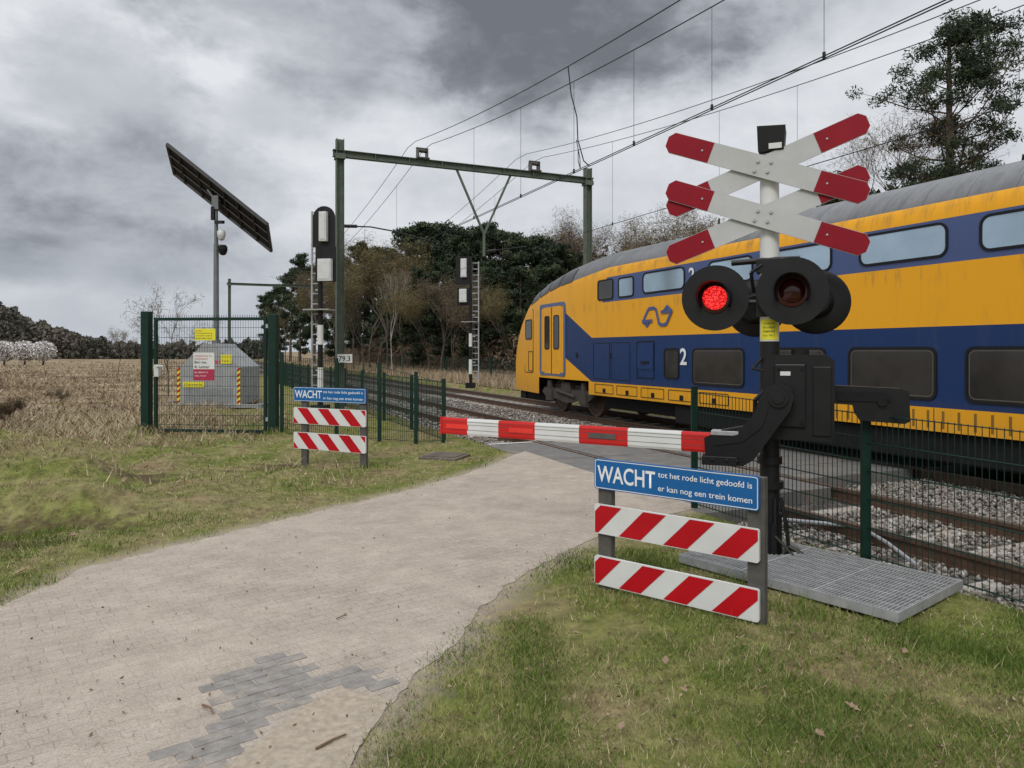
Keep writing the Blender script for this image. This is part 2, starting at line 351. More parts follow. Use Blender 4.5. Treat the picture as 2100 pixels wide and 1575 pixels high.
# ------------------------------------------------------------ stones, grass
_bm=bmesh.new(); bmesh.ops.create_icosphere(_bm,subdivisions=1,radius=1); IV=np.array([v.co[:] for v in _bm.verts]); IF=np.array([[v.index for v in f.verts] for f in _bm.faces]); _bm.free()
def stones(name,P,r,mt,label):
    n=len(P); tm=[IV*(1+.28*rng.standard_normal((len(IV),1))) for _ in range(12)]
    V=np.empty((n,len(IV),3))
    for i in range(n):
        a=rng.uniform(0,6.28,3); m_=np.array(Matrix.Rotation(a[0],3,'X')@Matrix.Rotation(a[1],3,'Y')@Matrix.Rotation(a[2],3,'Z'))
        V[i]=(tm[i%12]*r[i]*np.array([1,rng.uniform(.65,1),rng.uniform(.5,.8)]))@m_.T+P[i]
    Fc=(IF[None]+(np.arange(n)*len(IV))[:,None,None]).reshape(-1,3)
    var=np.repeat(np.clip(rng.normal(.5,.25,n),0,1),len(IF))
    o=fast(name,V.reshape(-1,3),Fc,mt,var=var); tag(o,label,'gravel',kind='stuff'); return o
n=24000; s=rng.uniform(-1.2,7.2,n); d=rng.uniform(5.1,9.7,n); n2=7000; s2=12.4+rng.exponential(6,n2); d2=rng.uniform(5.1,9.4,n2)
s=np.concatenate([s,s2]);d=np.concatenate([d,d2]); keep=(np.abs(d-6.03)>.09)&(np.abs(d-7.46)>.09)&~((s>6.1)&(s<7.3)&(d<7.4)); s=s[keep];d=d[keep]
onsl=((s%.62)<.25)&(np.abs(d-6.75)<1.25); kk=(~onsl)|(rng.uniform(size=len(s))<.25); s=s[kk];d=d[kk]
P=np.stack([s*UX+d*NX,s*UY+d*NY,-.16+rng.uniform(0,.03,len(s))],1)
stones('ballast_stones',P,rng.uniform(.015,.030,len(s))*np.where(s>12,1.6,1),M['stone'],'loose grey ballast stones between the rails and the fence')
def blades(name,X,Y,Z,hgt,wid,mt,label,cat,var,lean=.5):
    n=len(X); a=rng.uniform(0,6.28,n); dx=np.cos(a)*wid/2; dy=np.sin(a)*wid/2
    l=rng.uniform(0,6.28,n); lm=hgt*rng.uniform(.1,lean*2,n)
    V=np.empty((n,3,3)); V[:,0]=np.stack([X-dx,Y-dy,Z-.01],1); V[:,1]=np.stack([X+dx,Y+dy,Z-.01],1)
    V[:,2]=np.stack([X+np.cos(l)*lm,Y+np.sin(l)*lm,Z+hgt],1)
    o=fast(name,V.reshape(-1,3),np.arange(n*3).reshape(-1,3),mt,var=var); tag(o,label,cat,kind='stuff'); return o
def vnoise(X,Y,sc,seed=0):
    return np.array([mnoise.noise(Vector((x*sc,y*sc,seed))) for x,y in zip(X,Y)])
def sample(n,ymin,ymax,tmin,tmax):
    Y=1/rng.uniform(1/ymax,1/ymin,n); return rng.uniform(tmin,tmax,n)*Y,Y
X,Y=sample(290000,2.7,22,-.75,.75)
dd=X*NX+Y*NY; ins=inpoly(X,Y,PATH); dist=distpoly(X,Y,PATH)
keep=(dd<5.08)&((~ins)|((dist<.12)&(rng.uniform(size=len(X))<.45*(1-dist/.12))))
X=X[keep];Y=Y[keep];dist=dist[keep]
nz=vnoise(X,Y,1.1)+.7*vnoise(X,Y,3.2,5)
bare=np.exp(-(((X+4.6)/1.1)**2+((Y-7.25)/.32)**2))+np.exp(-(((X+3.4)/.6)**2+((Y-10.6)/.4)**2))+np.exp(-(((X+5.6)/.8)**2+((Y-8.6)/.3)**2))+np.exp(-(((X+4.9)/.6)**2+((Y-9.6)/.25)**2))
keep=(rng.uniform(size=len(X))>bare*1.0)&(rng.uniform(size=len(X))<np.clip(.75-nz*1.2,.06,1)*np.clip(.4+dist*2.5,.4,1)); X=X[keep];Y=Y[keep];nz=nz[keep]
left=X<-1
hg=rng.gamma(4,.0052,len(X))*(1+.9*np.clip(-nz,0,1)); var=np.clip(rng.normal(.38,.2,len(X))+nz*.5+np.where(left,.08+.012*Y,0)+(rng.uniform(size=len(X))<.15)*.4,0,1)
blades('grass',X,Y,zfun(X,Y),hg,.0013*Y+.001,M['grass'],'short green and straw coloured grass beside the brick path','grass',var,.9)
tx=[];ty=[];th=[]
for (px,py,k,hh) in ((1240,1235,120,.10),(1660,1265,220,.13),(1530,1200,160,.12),(1270,1090,200,.08),(1330,1150,200,.10),(1640,1090,200,.10),(1900,1290,150,.08),(2050,1400,150,.07),(1250,1340,160,.06),(1030,1460,160,.06),(1130,1180,150,.05),(760,960,120,.12),(720,975,100,.12),(620,1000,100,.1),(40,1110,150,.10),(300,890,150,.15),(560,893,150,.14),(1400,1330,120,.06),(1420,1480,120,.05),(1700,1450,120,.05),(1960,1530,120,.05),(120,1090,140,.09),(220,1130,120,.08),(90,1200,120,.07),(330,1065,100,.08)):
    x,y,_=G(px,py); r=.05*y**.5; tx.append(rng.normal(x,r,k));ty.append(rng.normal(y,r,k));th.append(np.full(k,hh)*rng.uniform(.4,1,k))
X=np.concatenate(tx);Y=np.concatenate(ty);hh=np.concatenate(th); k=~inpoly(X,Y,PATH)
X=X[k];Y=Y[k];hh=hh[k]
blades('grass_tufts',X,Y,zfun(X,Y),hh,.0013*Y+.002,M['grass'],'longer bright green tufts around the posts and grating','grass',np.clip(rng.normal(.34,.15,len(X)),0,1),.5)
X,Y=sample(80000,9,110,-.78,-.02); dd=X*NX+Y*NY; ss=X*UX+Y*UY
k=(dd<2.3)&(rng.uniform(size=len(X))<np.clip((ss-12-dd*.4)/10,.03,1)); X=X[k];Y=Y[k]; nz=vnoise(X,Y,.15,9)+.7*vnoise(X,Y,.6,2)
k=rng.uniform(size=len(X))<.45+nz*1.5; X=X[k];Y=Y[k];nz=nz[k]
blades('dry_grass',X,Y,zfun(X,Y)+.03,rng.uniform(.05,.22,len(X))*np.clip(Y/25,.5,1.3)*(1+nz),.0016*Y,M['straw'],'pale dry moor grass covering the open field on the left','dry grass',np.clip(rng.normal(.45,.25,len(X))+nz*.45,0,1),.9)
n=24000; s=14+rng.exponential(28,n); d=rng.uniform(12.9,20,n)
blades('dry_verge_grass',s*UX+d*NX,s*UY+d*NY,np.zeros(n),rng.uniform(.15,.6,n),.05,M['straw'],'dry yellow grass on the verge behind the far track','dry grass',np.clip(rng.normal(.6,.25,n),0,1))
# ------------------------------------------------------------ tracks
def track(dc,label,s0,s1):
    t=thing('railway_track',label,'railway track',TP(0,dc,-.16),TH)
    for sg in (-1,1):
        mb=MB(); y=sg*.717
        mb.bx(-40,500,y-.065,y+.065,.0,.02); mb.bx(-40,500,y-.01,y+.01,.02,.12); mb.bx(-40,500,y-.035,y+.035,.12,.152); mb.bx(-40,500,y-.033,y+.033,.1521,.158,1)
        mb.build('rail',[M['rail'],M['railtop']],t)
    mb=MB(); mb.prism([(-.13,-1.25,-.12),(.13,-1.25,-.12),(.10,-1.25,.0),(-.10,-1.25,.0)],(0,2.5,0))
    for y in (-.717,.717):
        for q in (-1,1): mb.bx(-.05,.05,y+q*.1-.025,y+q*.1+.025,0,.03,1)
    p=mb.build('sleeper',[M['sleeper'],M['rail']],t); first=True
    s=s0
    while s<s1:
        if not(6.3<s<12.3):
            o=p if first else p.copy()
            if not first: COL.objects.link(o); o.parent=t
            o.location=(s,0,.012); first=False
        s+=.62
    return t
track(6.75,'nearer of the two rusty railway tracks on concrete sleepers',-1.24,34)
track(10.47,'farther railway track the train stands on',-1.24,30)
# ------------------------------------------------------------ train
TD=10.47; S0=8.0; ZT=4.25
def lerp(x,pts):
    if x<=pts[0][0]:return pts[0][1]
    for (a,b),(c,e) in zip(pts,pts[1:]):
        if x<=c: return b+(e-b)*(x-a)/(c-a)
    return pts[-1][1]
def wfun(s): return 1.27 if s<17.2 else 1.27-.52*((s-17.2)/4.2)**1.7
def ztop(s): return lerp(s,[(15.6,ZT),(16.6,4.2),(17.6,4.08),(18.6,3.9),(19.5,3.68),(20.1,3.38),(20.7,2.95),(21.1,2.5),(21.4,2.0),(21.5,1.6)])
def zbot(s): return .62 if s<15.9 else (.95 if s<18.95 else .48)
def prof(z0): return 1.0 if z0<=3.45 else (max(0,1-((z0-3.45)/(ZT-3.45))**2.1))**.5
def surf(s,z,off=0):
    zb=.62; f=(ztop(s)-zb)/(ZT-zb); z0=zb+(z-zb)/f if z>zb else z
    return wfun(s)*prof(z0)+off
train=thing('passenger_train','yellow and blue double deck passenger train passing the crossing','train',TP(S0,TD,0),TH)
m,nt,b=newmat('train_livery'); v=ocoord(nt); sp=nt.nodes.new('ShaderNodeSeparateXYZ'); nt.links.new(v,sp.inputs[0]); sx=mth(nt,'ADD',sp.outputs[0],S0); z=sp.outputs[2]
lt=lambda a,b_:mth(nt,'LESS_THAN',a,b_); gt=lambda a,b_:mth(nt,'GREATER_THAN',a,b_); mul=lambda a,b_:mth(nt,'MULTIPLY',a,b_); mx=lambda a,b_:mth(nt,'MAXIMUM',a,b_)
slope=mx(mth(nt,'SUBTRACT',sx,15.75),0.0)
low=mul(mul(lt(z,mth(nt,'ADD',2.03,mul(slope,.5))),gt(z,mth(nt,'ADD',.94,mul(slope,.42)))),lt(sx,17.2))
band=mul(mul(gt(z,2.87),lt(z,3.46)),lt(mth(nt,'ADD',sx,mul(z,.35)),16.25))
roofm=gt(z,mth(nt,'SUBTRACT',3.70,mul(mx(mth(nt,'SUBTRACT',sx,15.0),0.0),.105)))
mpn=nt.nodes.new('ShaderNodeMapping'); mpn.inputs['Scale'].default_value=(2.5,1,.35); nt.links.new(v,mpn.inputs[0]); ns_=noise(nt,2.2,6,.75,mpn.outputs[0])
o=mixc(nt,low,(.80,.37,.008),(.006,.030,.115)); o=mixc(nt,band,o,(.060,.090,.215))
rfc=ramp(nt,[(.35,(.10,.105,.11)),(.65,(.18,.185,.19))],ns_.outputs[0]); o=mixc(nt,roofm,o,rfc.outputs[0])
dm=ramp(nt,[(.52,(0,0,0)),(.75,(1,1,1))],ns_.outputs[0]); o=mixc(nt,mul(dm.outputs[0],.18),o,(.12,.10,.085))
soot=mul(mth(nt,'SUBTRACT',1.0,mth(nt,'MULTIPLY',mth(nt,'ABSOLUTE',mth(nt,'SUBTRACT',z,3.62)),6.0),clamp=True),ramp(nt,[(.45,(0,0,0)),(.6,(1,1,1))],ns_.outputs[0]).outputs[0]); o=mixc(nt,mul(soot,.45),o,(.10,.075,.05))
soot2=mul(mth(nt,'SUBTRACT',1.0,mth(nt,'MULTIPLY',mth(nt,'ABSOLUTE',mth(nt,'SUBTRACT',z,2.75)),5.0),clamp=True),ramp(nt,[(.5,(0,0,0)),(.62,(1,1,1))],ns_.outputs[0]).outputs[0]); o=mixc(nt,mul(soot2,.3),o,(.14,.10,.06))
grime=mul(mth(nt,'SUBTRACT',1.1,z,clamp=True),.4); o=mixc(nt,grime,o,(.17,.12,.06))
seam=mth(nt,'FRACT',mul(sx,.45)); o=mixc(nt,mul(lt(seam,.006),lt(z,.93)),o,(.03,.03,.03))
rb_=mth(nt,'FRACT',mul(sx,4.6)); o=mixc(nt,mul(mul(mul(lt(rb_,.18),lt(sx,8.6)),mul(gt(z,.66),lt(z,.9))),.8),o,(.10,.06,.02))
rs=mth(nt,'FRACT',mul(sx,1.6)); o=mixc(nt,mul(mul(lt(rs,.03),roofm),.6),o,(.05,.05,.05))
nt.links.new(o,b.inputs['Base Color']); b.inputs['Roughness'].default_value=.4; b.inputs['Specular IOR Level'].default_value=.3; b.inputs['Coat Weight'].default_value=.06; b.inputs['Coat Roughness'].default_value=.15
M['livery']=m
mb=MB(); sts=[-8,-4,0,4,8,12,14,15,15.6,15.899,15.901,16.3,16.6,17,17.2,17.6,18,18.3,18.6,18.949,18.951,19.2,19.5,19.8,20.1,20.4,20.7,20.9,21.1,21.25,21.4,21.5]
rows=[]
for s in sts:
    row=[]; zb=zbot(s); zt=ztop(s)
    zz=[.62,1.0,1.5,2.0,2.5,3.0,3.45]+[3.45+(ZT-3.45)*math.sin(k/9*math.pi/2) for k in range(1,10)]
    f=(zt-.62)/(ZT-.62)
    for i,z0 in enumerate(zz):
        zz_=.62+(z0-.62)*f
        if i==0: zz_=zb
        if i==1: zz_=max(zz_,zb+.02)
        row.append((s-S0,wfun(s)*prof(z0),zz_))
    rows.append(row+[(x,-y,z) for x,y,z in row[::-1][1:]])
nr=len(rows[0]); vs=[p for r_ in rows for p in r_]
fs=[(i*nr+j,i*nr+j+1,(i+1)*nr+j+1,(i+1)*nr+j) for i in range(len(rows)-1) for j in range(nr-1)]
mb.add(vs,fs); mb.add(rows[-1],[tuple(range(nr))]); mb.add(rows[0],[tuple(range(nr))])
mb.build('body',M['livery'],train,smooth=True)
M['rubber']=mat('window_rubber',(.012,.012,.014),.5,spec=.2)
M['glasssky']=mat('upper_glass_painted_sky',(.36,.47,.56),.10,.6,var=.15,scale=1.2)  # light blue base colour carries the sky's reflection in the panes
M['glassdark']=mat('dark_window_glass',(.030,.029,.028),.08,0,var=.5,scale=1.0,spec=.5)
M['bandblue']=mat('door_surround_blue',(.08,.115,.23),.45)
M['panelblue']=mat('blue_hatch',(.008,.035,.13),.4,var=.1,spec=.3)
M['trainyellow']=mat('train_yellow',(.78,.36,.010),.4,var=.08,spec=.3)
M['alu2']=mat('worn_trim',(.13,.12,.10),.5,.4)
def rrect(s0,s1,z0,z1,r,k=5):
    pts=[]
    for cx,cy,a0 in ((s1-r,z1-r,0),(s0+r,z1-r,90),(s0+r,z0+r,180),(s1-r,z0+r,270)):
        for i in range(k+1):
            a=math.radians(a0+90*i/k); pts.append((cx+r*math.cos(a),cy+r*math.sin(a)))
    return pts
def onside(pts,off): return [(s-S0,surf(s,z,off),z) for s,z in pts]
def plate(name,s0,s1,z0,z1,r,mt,parent,off=.006):
    mb=MB(); p=onside(rrect(s0,s1,z0,z1,r),off); n=len(p)
    mb.add(p,[tuple(range(n))]); q=onside(rrect(s0,s1,z0,z1,r),-.03); mb.add(p+q,[(i,(i+1)%n,n+(i+1)%n,n+i) for i in range(n)])
    return mb.build(name,mt,parent)
def ring(name,s0,s1,z0,z1,r,w,mt,parent,off):
    mb=MB(); a=onside(rrect(s0,s1,z0,z1,r),off); b_=onside(rrect(s0+w,s1-w,z0+w,z1-w,max(.01,r-w)),off); n=len(a)
    c=onside(rrect(s0,s1,z0,z1,r),-.02); d_=onside(rrect(s0+w,s1-w,z0+w,z1-w,max(.01,r-w)),-.02)
    f_=[(i,(i+1)%n,n+(i+1)%n,n+i) for i in range(n)]+[(i,(i+1)%n,2*n+(i+1)%n,2*n+i) for i in range(n)]+[(n+i,n+(i+1)%n,3*n+(i+1)%n,3*n+i) for i in range(n)]
    mb.add(a+b_+c+d_,f_); return mb.build(name,mt,parent)
def window(s0,s1,z0,z1,r,mt,w=.035):
    f_=ring('window',s0,s1,z0,z1,r,w,M['rubber'],train,.016)
    plate('pane',s0+w,s1-w,z0+w,z1-w,max(.01,r-w),mt,f_,off=.006)
    if mt is M['glassdark'] and s1-s0>.6:
        ring('inner_frame',s0+w+.015,s1-w-.015,z0+w+.015,z1-w-.015,max(.02,r-w),.012,M['alu2'],f_,.009)
def gridpatch(name,s0,s1,z0f,z1f,mt,off=.015,n=8):
    mb=MB(); vs=[]
    for i in range(n+1):
        s=s0+(s1-s0)*i/n
        for j in range(n+1):
            z=z0f(s)+(z1f(s)-z0f(s))*j/n; zb=.62; f=(ztop(s)-zb)/(ZT-zb); z0_=zb+(z-zb)/f
            vs.append((s-S0,wfun(s)*prof(z0_)+off*.8,z+off*(.2+max(0,z0_-3.45))))
    mb.add(vs,[(i*(n+1)+j,i*(n+1)+j+1,(i+1)*(n+1)+j+1,(i+1)*(n+1)+j) for i in range(n) for j in range(n)])
    return mb.build(name,mt,train,smooth=True)
sx_=lambda px:PS(px,9.2)[0]
for a,b_ in ((1405,1318),(1545,1452),(1707,1583),(1945,1762)): window(sx_(a),sx_(b_),2.95,3.42,.14,M['glasssky'])
for k in range(6): e=6.05-k*1.83; window(e-1.42,e,2.95,3.42,.14,M['glasssky'])
window(sx_(1300),sx_(1268),2.93,3.40,.09,M['glasssky']); window(sx_(1258),sx_(1226),2.92,3.42,.09,M['glassdark'])
window(sx_(1393),sx_(1362),1.12,1.76,.09,M['glassdark'])
for a,b_ in ((1527,1420),(1695,1588),(1922,1740)): window(sx_(a),sx_(b_),1.03,1.76,.12,M['glassdark'])
for k in range(6): e=sx_(1980)-k*1.83; window(e-1.42,e,1.03,1.76,.12,M['glassdark'])
su=ring('door_surround',sx_(1160),sx_(1101),1.02,3.02,.12,.10,M['bandblue'],train,.02)
for a,b_ in ((1151,1131),(1129,1110)):
    dl=plate('door',sx_(a),sx_(b_),1.08,2.92,.04,M['trainyellow'],train,off=.012)
    f_=ring('door_window_frame',sx_(a)+.11,sx_(b_)-.11,1.75,2.68,.08,.03,M['rubber'],dl,.024); plate('pane',sx_(a)+.14,sx_(b_)-.14,1.78,2.65,.06,M['glassdark'],dl,off=.017)
ring('door_gap',sx_(1131)-.0,sx_(1129)+.0,1.1,2.9,.005,.004,M['rubber'],train,.014)
sc2=lambda px:PS(px,9.35)[0]
ring('cab_door',sc2(1092),sc2(1066),1.05,2.95,.07,.02,M['rubber'],train,.008)
window(sc2(1088),sc2(1069),2.05,2.65,.08,M['glassdark'],.03)
ring('cab_hatch',sc2(1091),sc2(1078),1.1,1.7,.03,.02,M['rubber'],train,.012)
M['louvre']=mat('dark_roof_panel',(.025,.027,.03),.3,spec=.5)
for k in range(4):
    a=16.75+k*.74; gridpatch('roof_panel',a,a+.66,lambda s:(ztop(s)-.62)/(ZT-.62)*(3.56-.62)+.62,lambda s:(ztop(s)-.62)/(ZT-.62)*(3.93-.62)+.62,M['louvre'])
for a,b_,z0,z1 in ((1250,1217,1.02,1.9),(1292,1253,1.02,1.9)):
    ring('equipment_hatch',sx_(a),sx_(b_),z0,z1,.03,.012,M['rubber'],train,.006)
hh=ring('service_hatch',sx_(1342),sx_(1306),1.1,1.92,.05,.02,M['rubber'],train,.01); plate('lower_hatch_panel',sx_(1340),sx_(1308),1.3,1.85,.03,M['panelblue'],hh,off=.016)
plate('hatch_handle',sx_(1332),sx_(1316),1.42,1.48,.01,M['rubber'],hh,off=.03)
for px in (1183,1252): plate('round_socket',sx_(px)-.05,sx_(px)+.05,1.52,1.66,.045,M['rubber'],train,off=.012)
for k in range(5):
    a=15.6-k*1.0; rg=ring('skirt_hatch',a-.85,a,.68,.90,.02,.012,M['rubber'],train,.008); plate('latch',a-.5,a-.4,.7,.8,.01,M['rubber'],rg,off=.02)
def stroke(pts,w,org,sxz,mb):
    P=[(org[0]-x*sxz[0],org[1]+y*sxz[1]) for x,y in pts]
    for (a,b_) in zip(P,P[1:]):
        dx,dz=b_[0]-a[0],b_[1]-a[1]; l=math.hypot(dx,dz); ex,ez=dx/l*w*.3,dz/l*w*.3; nx_,nz_=-dz/l*w/2,dx/l*w/2
        q=[(a[0]-ex+nx_,a[1]-ez+nz_),(b_[0]+ex+nx_,b_[1]+ez+nz_),(b_[0]+ex-nx_,b_[1]+ez-nz_),(a[0]-ex-nx_,a[1]-ez-nz_)]
        off=.010+.0012*len(mb.f); mb.add([(s-S0,surf(s,z,off),z) for s,z in q],[(0,1,2,3)])
mb=MB(); og=(sx_(1318),2.22); sz=(sx_(1318)-sx_(1380),.44); lw=.068
stroke([(.27,.28),(.16,.06),(.02,.30),(.20,.86),(.26,.92),(.40,.92),(.47,.84),(.57,.16),(.64,.08),(.76,.08),(.82,.14),(.98,.70),(.84,.94),(.73,.72)],lw,og,sz,mb)
stroke([(.02,.30),(.34,.30)],lw,og,sz,mb); stroke([(.98,.70),(.66,.70)],lw,og,sz,mb)
mb.build('operator_logo',mat('logo_blue',(.06,.085,.22),.4),train)
for px,z0,hh_ in ((1396,1.42,.34),(1414,3.08,.28)):
    s_=sx_(px); text('class_number','2',train,M['textwhite'],(s_-S0,surf(s_,z0,.02),z0),(-1,0,0),(0,0,1),height=hh_,off=.02)
mb=MB(); mb.bx(-16,7.6,-1.0,1.0,.30,.66); mb.bx(-9,-6.5,-1.15,1.15,.18,.66); mb.bx(-4,4.5,-1.18,1.18,.2,.6); mb.bx(11.1,13.1,-.75,.75,.22,.9); mb.build('underframe',M['blackrough'],train,bevel=.03)
bogm=mat('bogie_brown',(.05,.042,.036),.8,var=.3)
for c in (17.35,-2.0):
    x=c-S0; bg=MB()
    bg.prism([(x-1.45,1.0,.55),(x-1.2,1.0,.42),(x-.5,1.0,.38),(x,1.0,.3),(x+.5,1.0,.38),(x+1.2,1.0,.42),(x+1.45,1.0,.55),(x+1.3,1.0,.68),(x-1.3,1.0,.68)],(0,.12,0))
    for q in (-.95,.95): bg.bx(x+q-.17,x+q+.17,1.0,1.18,.32,.62); bg.cyl((x+q,1.1,.6),(x+q,1.1,.88),.09,n=10)
    bg.bx(x-.25,x+.25,-1,1.15,.6,.86); bg.bx(x-1.4,x+1.4,-1.0,1.0,.62,.8); bg.cyl((x-.5,1.14,.5),(x+.5,1.14,.62),.05,n=8)
    o=bg.build('bogie',bogm,train,bevel=.01)
    for q in (-.95,.95):
        for sg in (1,-1):
            wl=MB(); wl.lathe((x+q,sg*.66,.46),(0,sg,0),[(0,.0),(0,.48),(.03,.46),(.11,.455),(.11,.38),(.09,.36),(.09,.12),(.14,.1),(.14,0)],28); wl.build('wheel',M['rail'],o,smooth=True)
mb=MB(); mb.prism([(12.6,-.8,.25),(13.2,-.7,.22),(13.2,.7,.22),(12.6,.8,.25)],(0,0,.3)); mb.bx(13.1,13.6,-.15,.15,.55,.8); mb.build('coupler',M['blackrough'],train,bevel=.03)
# ------------------------------------------------------------ catenary portal
insm=mat('insulator_brown',(.06,.05,.045),.4)
def portal(s,dl,dr,zb,label,detail=True):
    t=thing('catenary_portal',label,'catenary portal',TP(s,dl,0),TH,None); w=-(dr-dl)
    for y,zt in ((0,zb+.42),(w,zb+.42)):
        p=MB(); p.bx(-.11,.11,y-.11,y-.095,-.2,zt); p.bx(-.11,.11,y+.095,y+.11,-.2,zt); p.bx(-.008,.008,y-.095,y+.095,-.2,zt); p.bx(-.16,.16,y-.14,y+.14,zb-.17,zb-.02)
        p.bx(-.17,.17,y-.17,y+.17,-.2,-.0); p.build('post',M['portal'],t)
    b=MB(); b.bx(-.09,.09,w-.2,.2,zb+.08,zb+.1); b.bx(-.09,.09,w-.2,.2,zb-.1,zb-.08); b.bx(-.012,.012,w-.2,.2,zb-.08,zb+.08)
    for k in range(1,8): y=w*k/8; b.bx(-.085,.085,y-.01,y+.01,zb-.08,zb+.08)
    b.build('beam',M['portal'],t)
    if detail:
        for d in (6.6,10.4):
            y=-(d-dl); i=MB(); i.bx(-.12,.12,y-.16,y-.13,zb+.1,zb+.42); i.bx(-.12,.12,y+.13,y+.16,zb+.1,zb+.42); i.bx(-.15,.15,y-.2,y+.2,zb+.1,zb+.14)
            i.cyl((0,y-.13,zb+.36),(0,y+.13,zb+.36),.06,n=10)
            i.bx(-.03,.03,y-.19,y+.19,zb+.41,zb+.45)
            i.build('insulator',insm,t)
        ya=-(7.72-dl); yb=-(9.55-dl); yc=(ya+yb)/2; v_=MB(); v_.bar((0,ya,zb-.1),(0,yc,zb-2.05),.06,.06); v_.bar((0,yb,zb-.1),(0,yc,zb-2.05),.06,.06); v_.cyl((0,yc,zb-2.0),(0,yc,zb-2.75),.045)
        v_.build('v_hanger',M['portal'],t)
        a=MB()
        a.tube([(0,-.1,5.35),(0,-.9,5.38),(0,-1.6,5.30),(0,-2.3,5.16),(0,-2.75,5.08)],.022,6); a.cyl((0,-.12,5.35),(0,-.5,5.37),.05,n=8); a.tube([(0,yc,zb-2.6),(0,yc-.6,zb-2.5),(0,yc-1.5,5.1)],.02,6); a.cyl((0,yc-.08,zb-2.6),(0,yc-.4,zb-2.54),.05,n=8)
        a.build('registration_arm',M['wire'],t)
    return t
portal(21.5,4.11,12.4,7.45,'large green steel portal frame straddling both tracks beside the tall signal')
portal(64,3.3,12.4,7.2,'small distant green portal frame over the tracks far away',False)
def sag(s,ph=0): q=((s-.4+21.1)%42.2)-21.1; return 6.3+.0038*q*q
def wire_thing(d,fz,label,r,drop=None,s0=-14,s1=62):
    t=thing('overhead_wire',label,'overhead wire',TP(0,d,0),TH)
    ss=np.linspace(s0,s1,90 if fz else 2); pts=[(s,0,fz(s) if fz else 5.1) for s in ss]
    MB().tube(pts,r,5).build('wire',M['wire'],t)
    if drop:
        for s in drop: dd_=MB(); dd_.cyl((s,0,sag(s)),(s,0,5.1),.0045,n=4); dd_.cyl((s,0,5.08),(s,0,5.16),.02,n=6); dd_.build('dropper',M['wire'],t)
    return t
wire_thing(6.75,sag,'steel suspension wire with droppers over the nearer track',.009,[(PS(p,6.75)[0]) for p in (1690,1460,1300,1177,1068)]+[1.5,17.5,25,30,35])
wire_thing(6.25,lambda s:sag(s)+.02,'feeder cable running higher beside the nearer suspension wire',.009)
wire_thing(10.47,sag,'suspension wire with droppers over the train',.008,[(PS(p,10.47)[0]) for p in (2090,1635,1475,1256)]+[25,30,35])
wire_thing(9.9,lambda s:sag(s)+.05,'feeder cable beside the suspension wire over the train',.008)
t=wire_thing(6.72,None,'twin contact wires above the nearer track',.008); mbx=MB(); mbx.cyl((-14,-.06,5.1),(62,-.06,5.1),.008,n=5); mbx.build('wire',M['wire'],t)
wire_thing(10.45,None,'contact wire just above the train roof',.009)
j=MB(); s=PS(1165,6.25)[0]; zt=sag(s)+.02
j.tube([TP(s,6.25,zt),TP(s-.02,6.3,zt-.5),TP(s-.02,6.42,5.9),TP(s,6.45,5.5),TP(s+.05,6.6,5.15),TP(s+.1,6.75,5.08)],.011,5); j.tube([TP(s,6.42,5.5),TP(s+.1,6.55,5.2),TP(s,6.5,4.98),TP(s-.1,6.4,5.1),TP(s-.06,6.42,5.3)],.008,5)
tag(j.build('jumper_cable',M['wire']),'curled jumper cable hanging down from the feeder to the contact wires','cable')
# ------------------------------------------------------------ signals
def signal(px,Y,label,zs_,ladder_side,heads,boxes,stripe_top,lw=.04):
    X=(px-CX)/F*Y; t=thing('railway_signal',label,'railway signal',(X,Y,-.02),math.radians(-10)); sc=Y/F
    zz=lambda py:H+(HY-py)*sc
    m_=MB(); m_.cyl((0,0,0),(0,0,zz(zs_[0])),.07,n=14); m_.bx(-.2,.2,-.2,.2,0,.25); m_.build('mast',M['black'],t,smooth=True)
    for a,b_ in stripe_top: w_=MB(); w_.cyl((0,0,zz(b_)),(0,0,zz(a)),.082,n=14); w_.build('white_sleeve',M['white'],t,smooth=True)
    l=MB(); x0,x1=ladder_side
    for x in (x0,x1): l.bar((x,.1,.3),(x,.1,zz(zs_[1])),lw,lw)
    z=.5
    while z<zz(zs_[1]): l.bar((x0,.1,z),(x1,.1,z),lw*.7,lw*.7); z+=.28
    for z in (1.2,2.4,3.4,4.4): l.bar((0,0,z),((x0+x1)/2,.1,z),.05,.05)
    l.build('ladder',M['steel'],t)
    p=MB(); zp=zz(zs_[2]); p.bx(-.4,.35,-.25,.25,zp,zp+.03); p.build('footplate',M['steel'],t)
    for (x0,x1,y0,y1,rd) in heads:
        h=MB(); xa,xb=(x0-px)*sc,(x1-px)*sc; za,zb_=zz(y1),zz(y0); r=(xb-xa)/2; pts=[(xa,-.05,za),(xb,-.05,za)]
        if rd:
            for i in range(13): a=math.pi*i/12; pts.append(((xa+xb)/2+r*math.cos(a),-.05,zb_-r+r*math.sin(a)))
        else: pts+=[(xb,-.05,zb_),(xa,-.05,zb_)]
        h.prism(pts,(0,.04,0)); h.build('signal_board',M['black'],t)
    for (x0,x1,y0,y1) in boxes:
        h=MB(); h.bx((x0-px)*sc,(x1-px)*sc,-.2,-.052,zz(y1),zz(y0)); h.bx((x0-px)*sc+.03,(x1-px)*sc-.03,-.215,-.2,zz(y1)+.05,zz(y0)-.05); h.build('equipment_box',M['whitebox'],t,bevel=.015)
    return t
signal(657,20,'tall black signal mast with two white boxes and ladder left of the portal post',(425,430,635),(-.29,-.05),[(642,690,422,506,True),(648,692,506,577,False)],[(660,676,435,495),(657,686,531,576)],[(665,705),(752,800)])
signal(965,34,'black and white signal mast standing beyond the far track near the train front',(530,535,660),(.03,.36),[(934,968,525,583,False),(937,966,590,626,False)],[(946,958,530,568),(943,958,592,619)],[(683,710),(736,766)],.05)
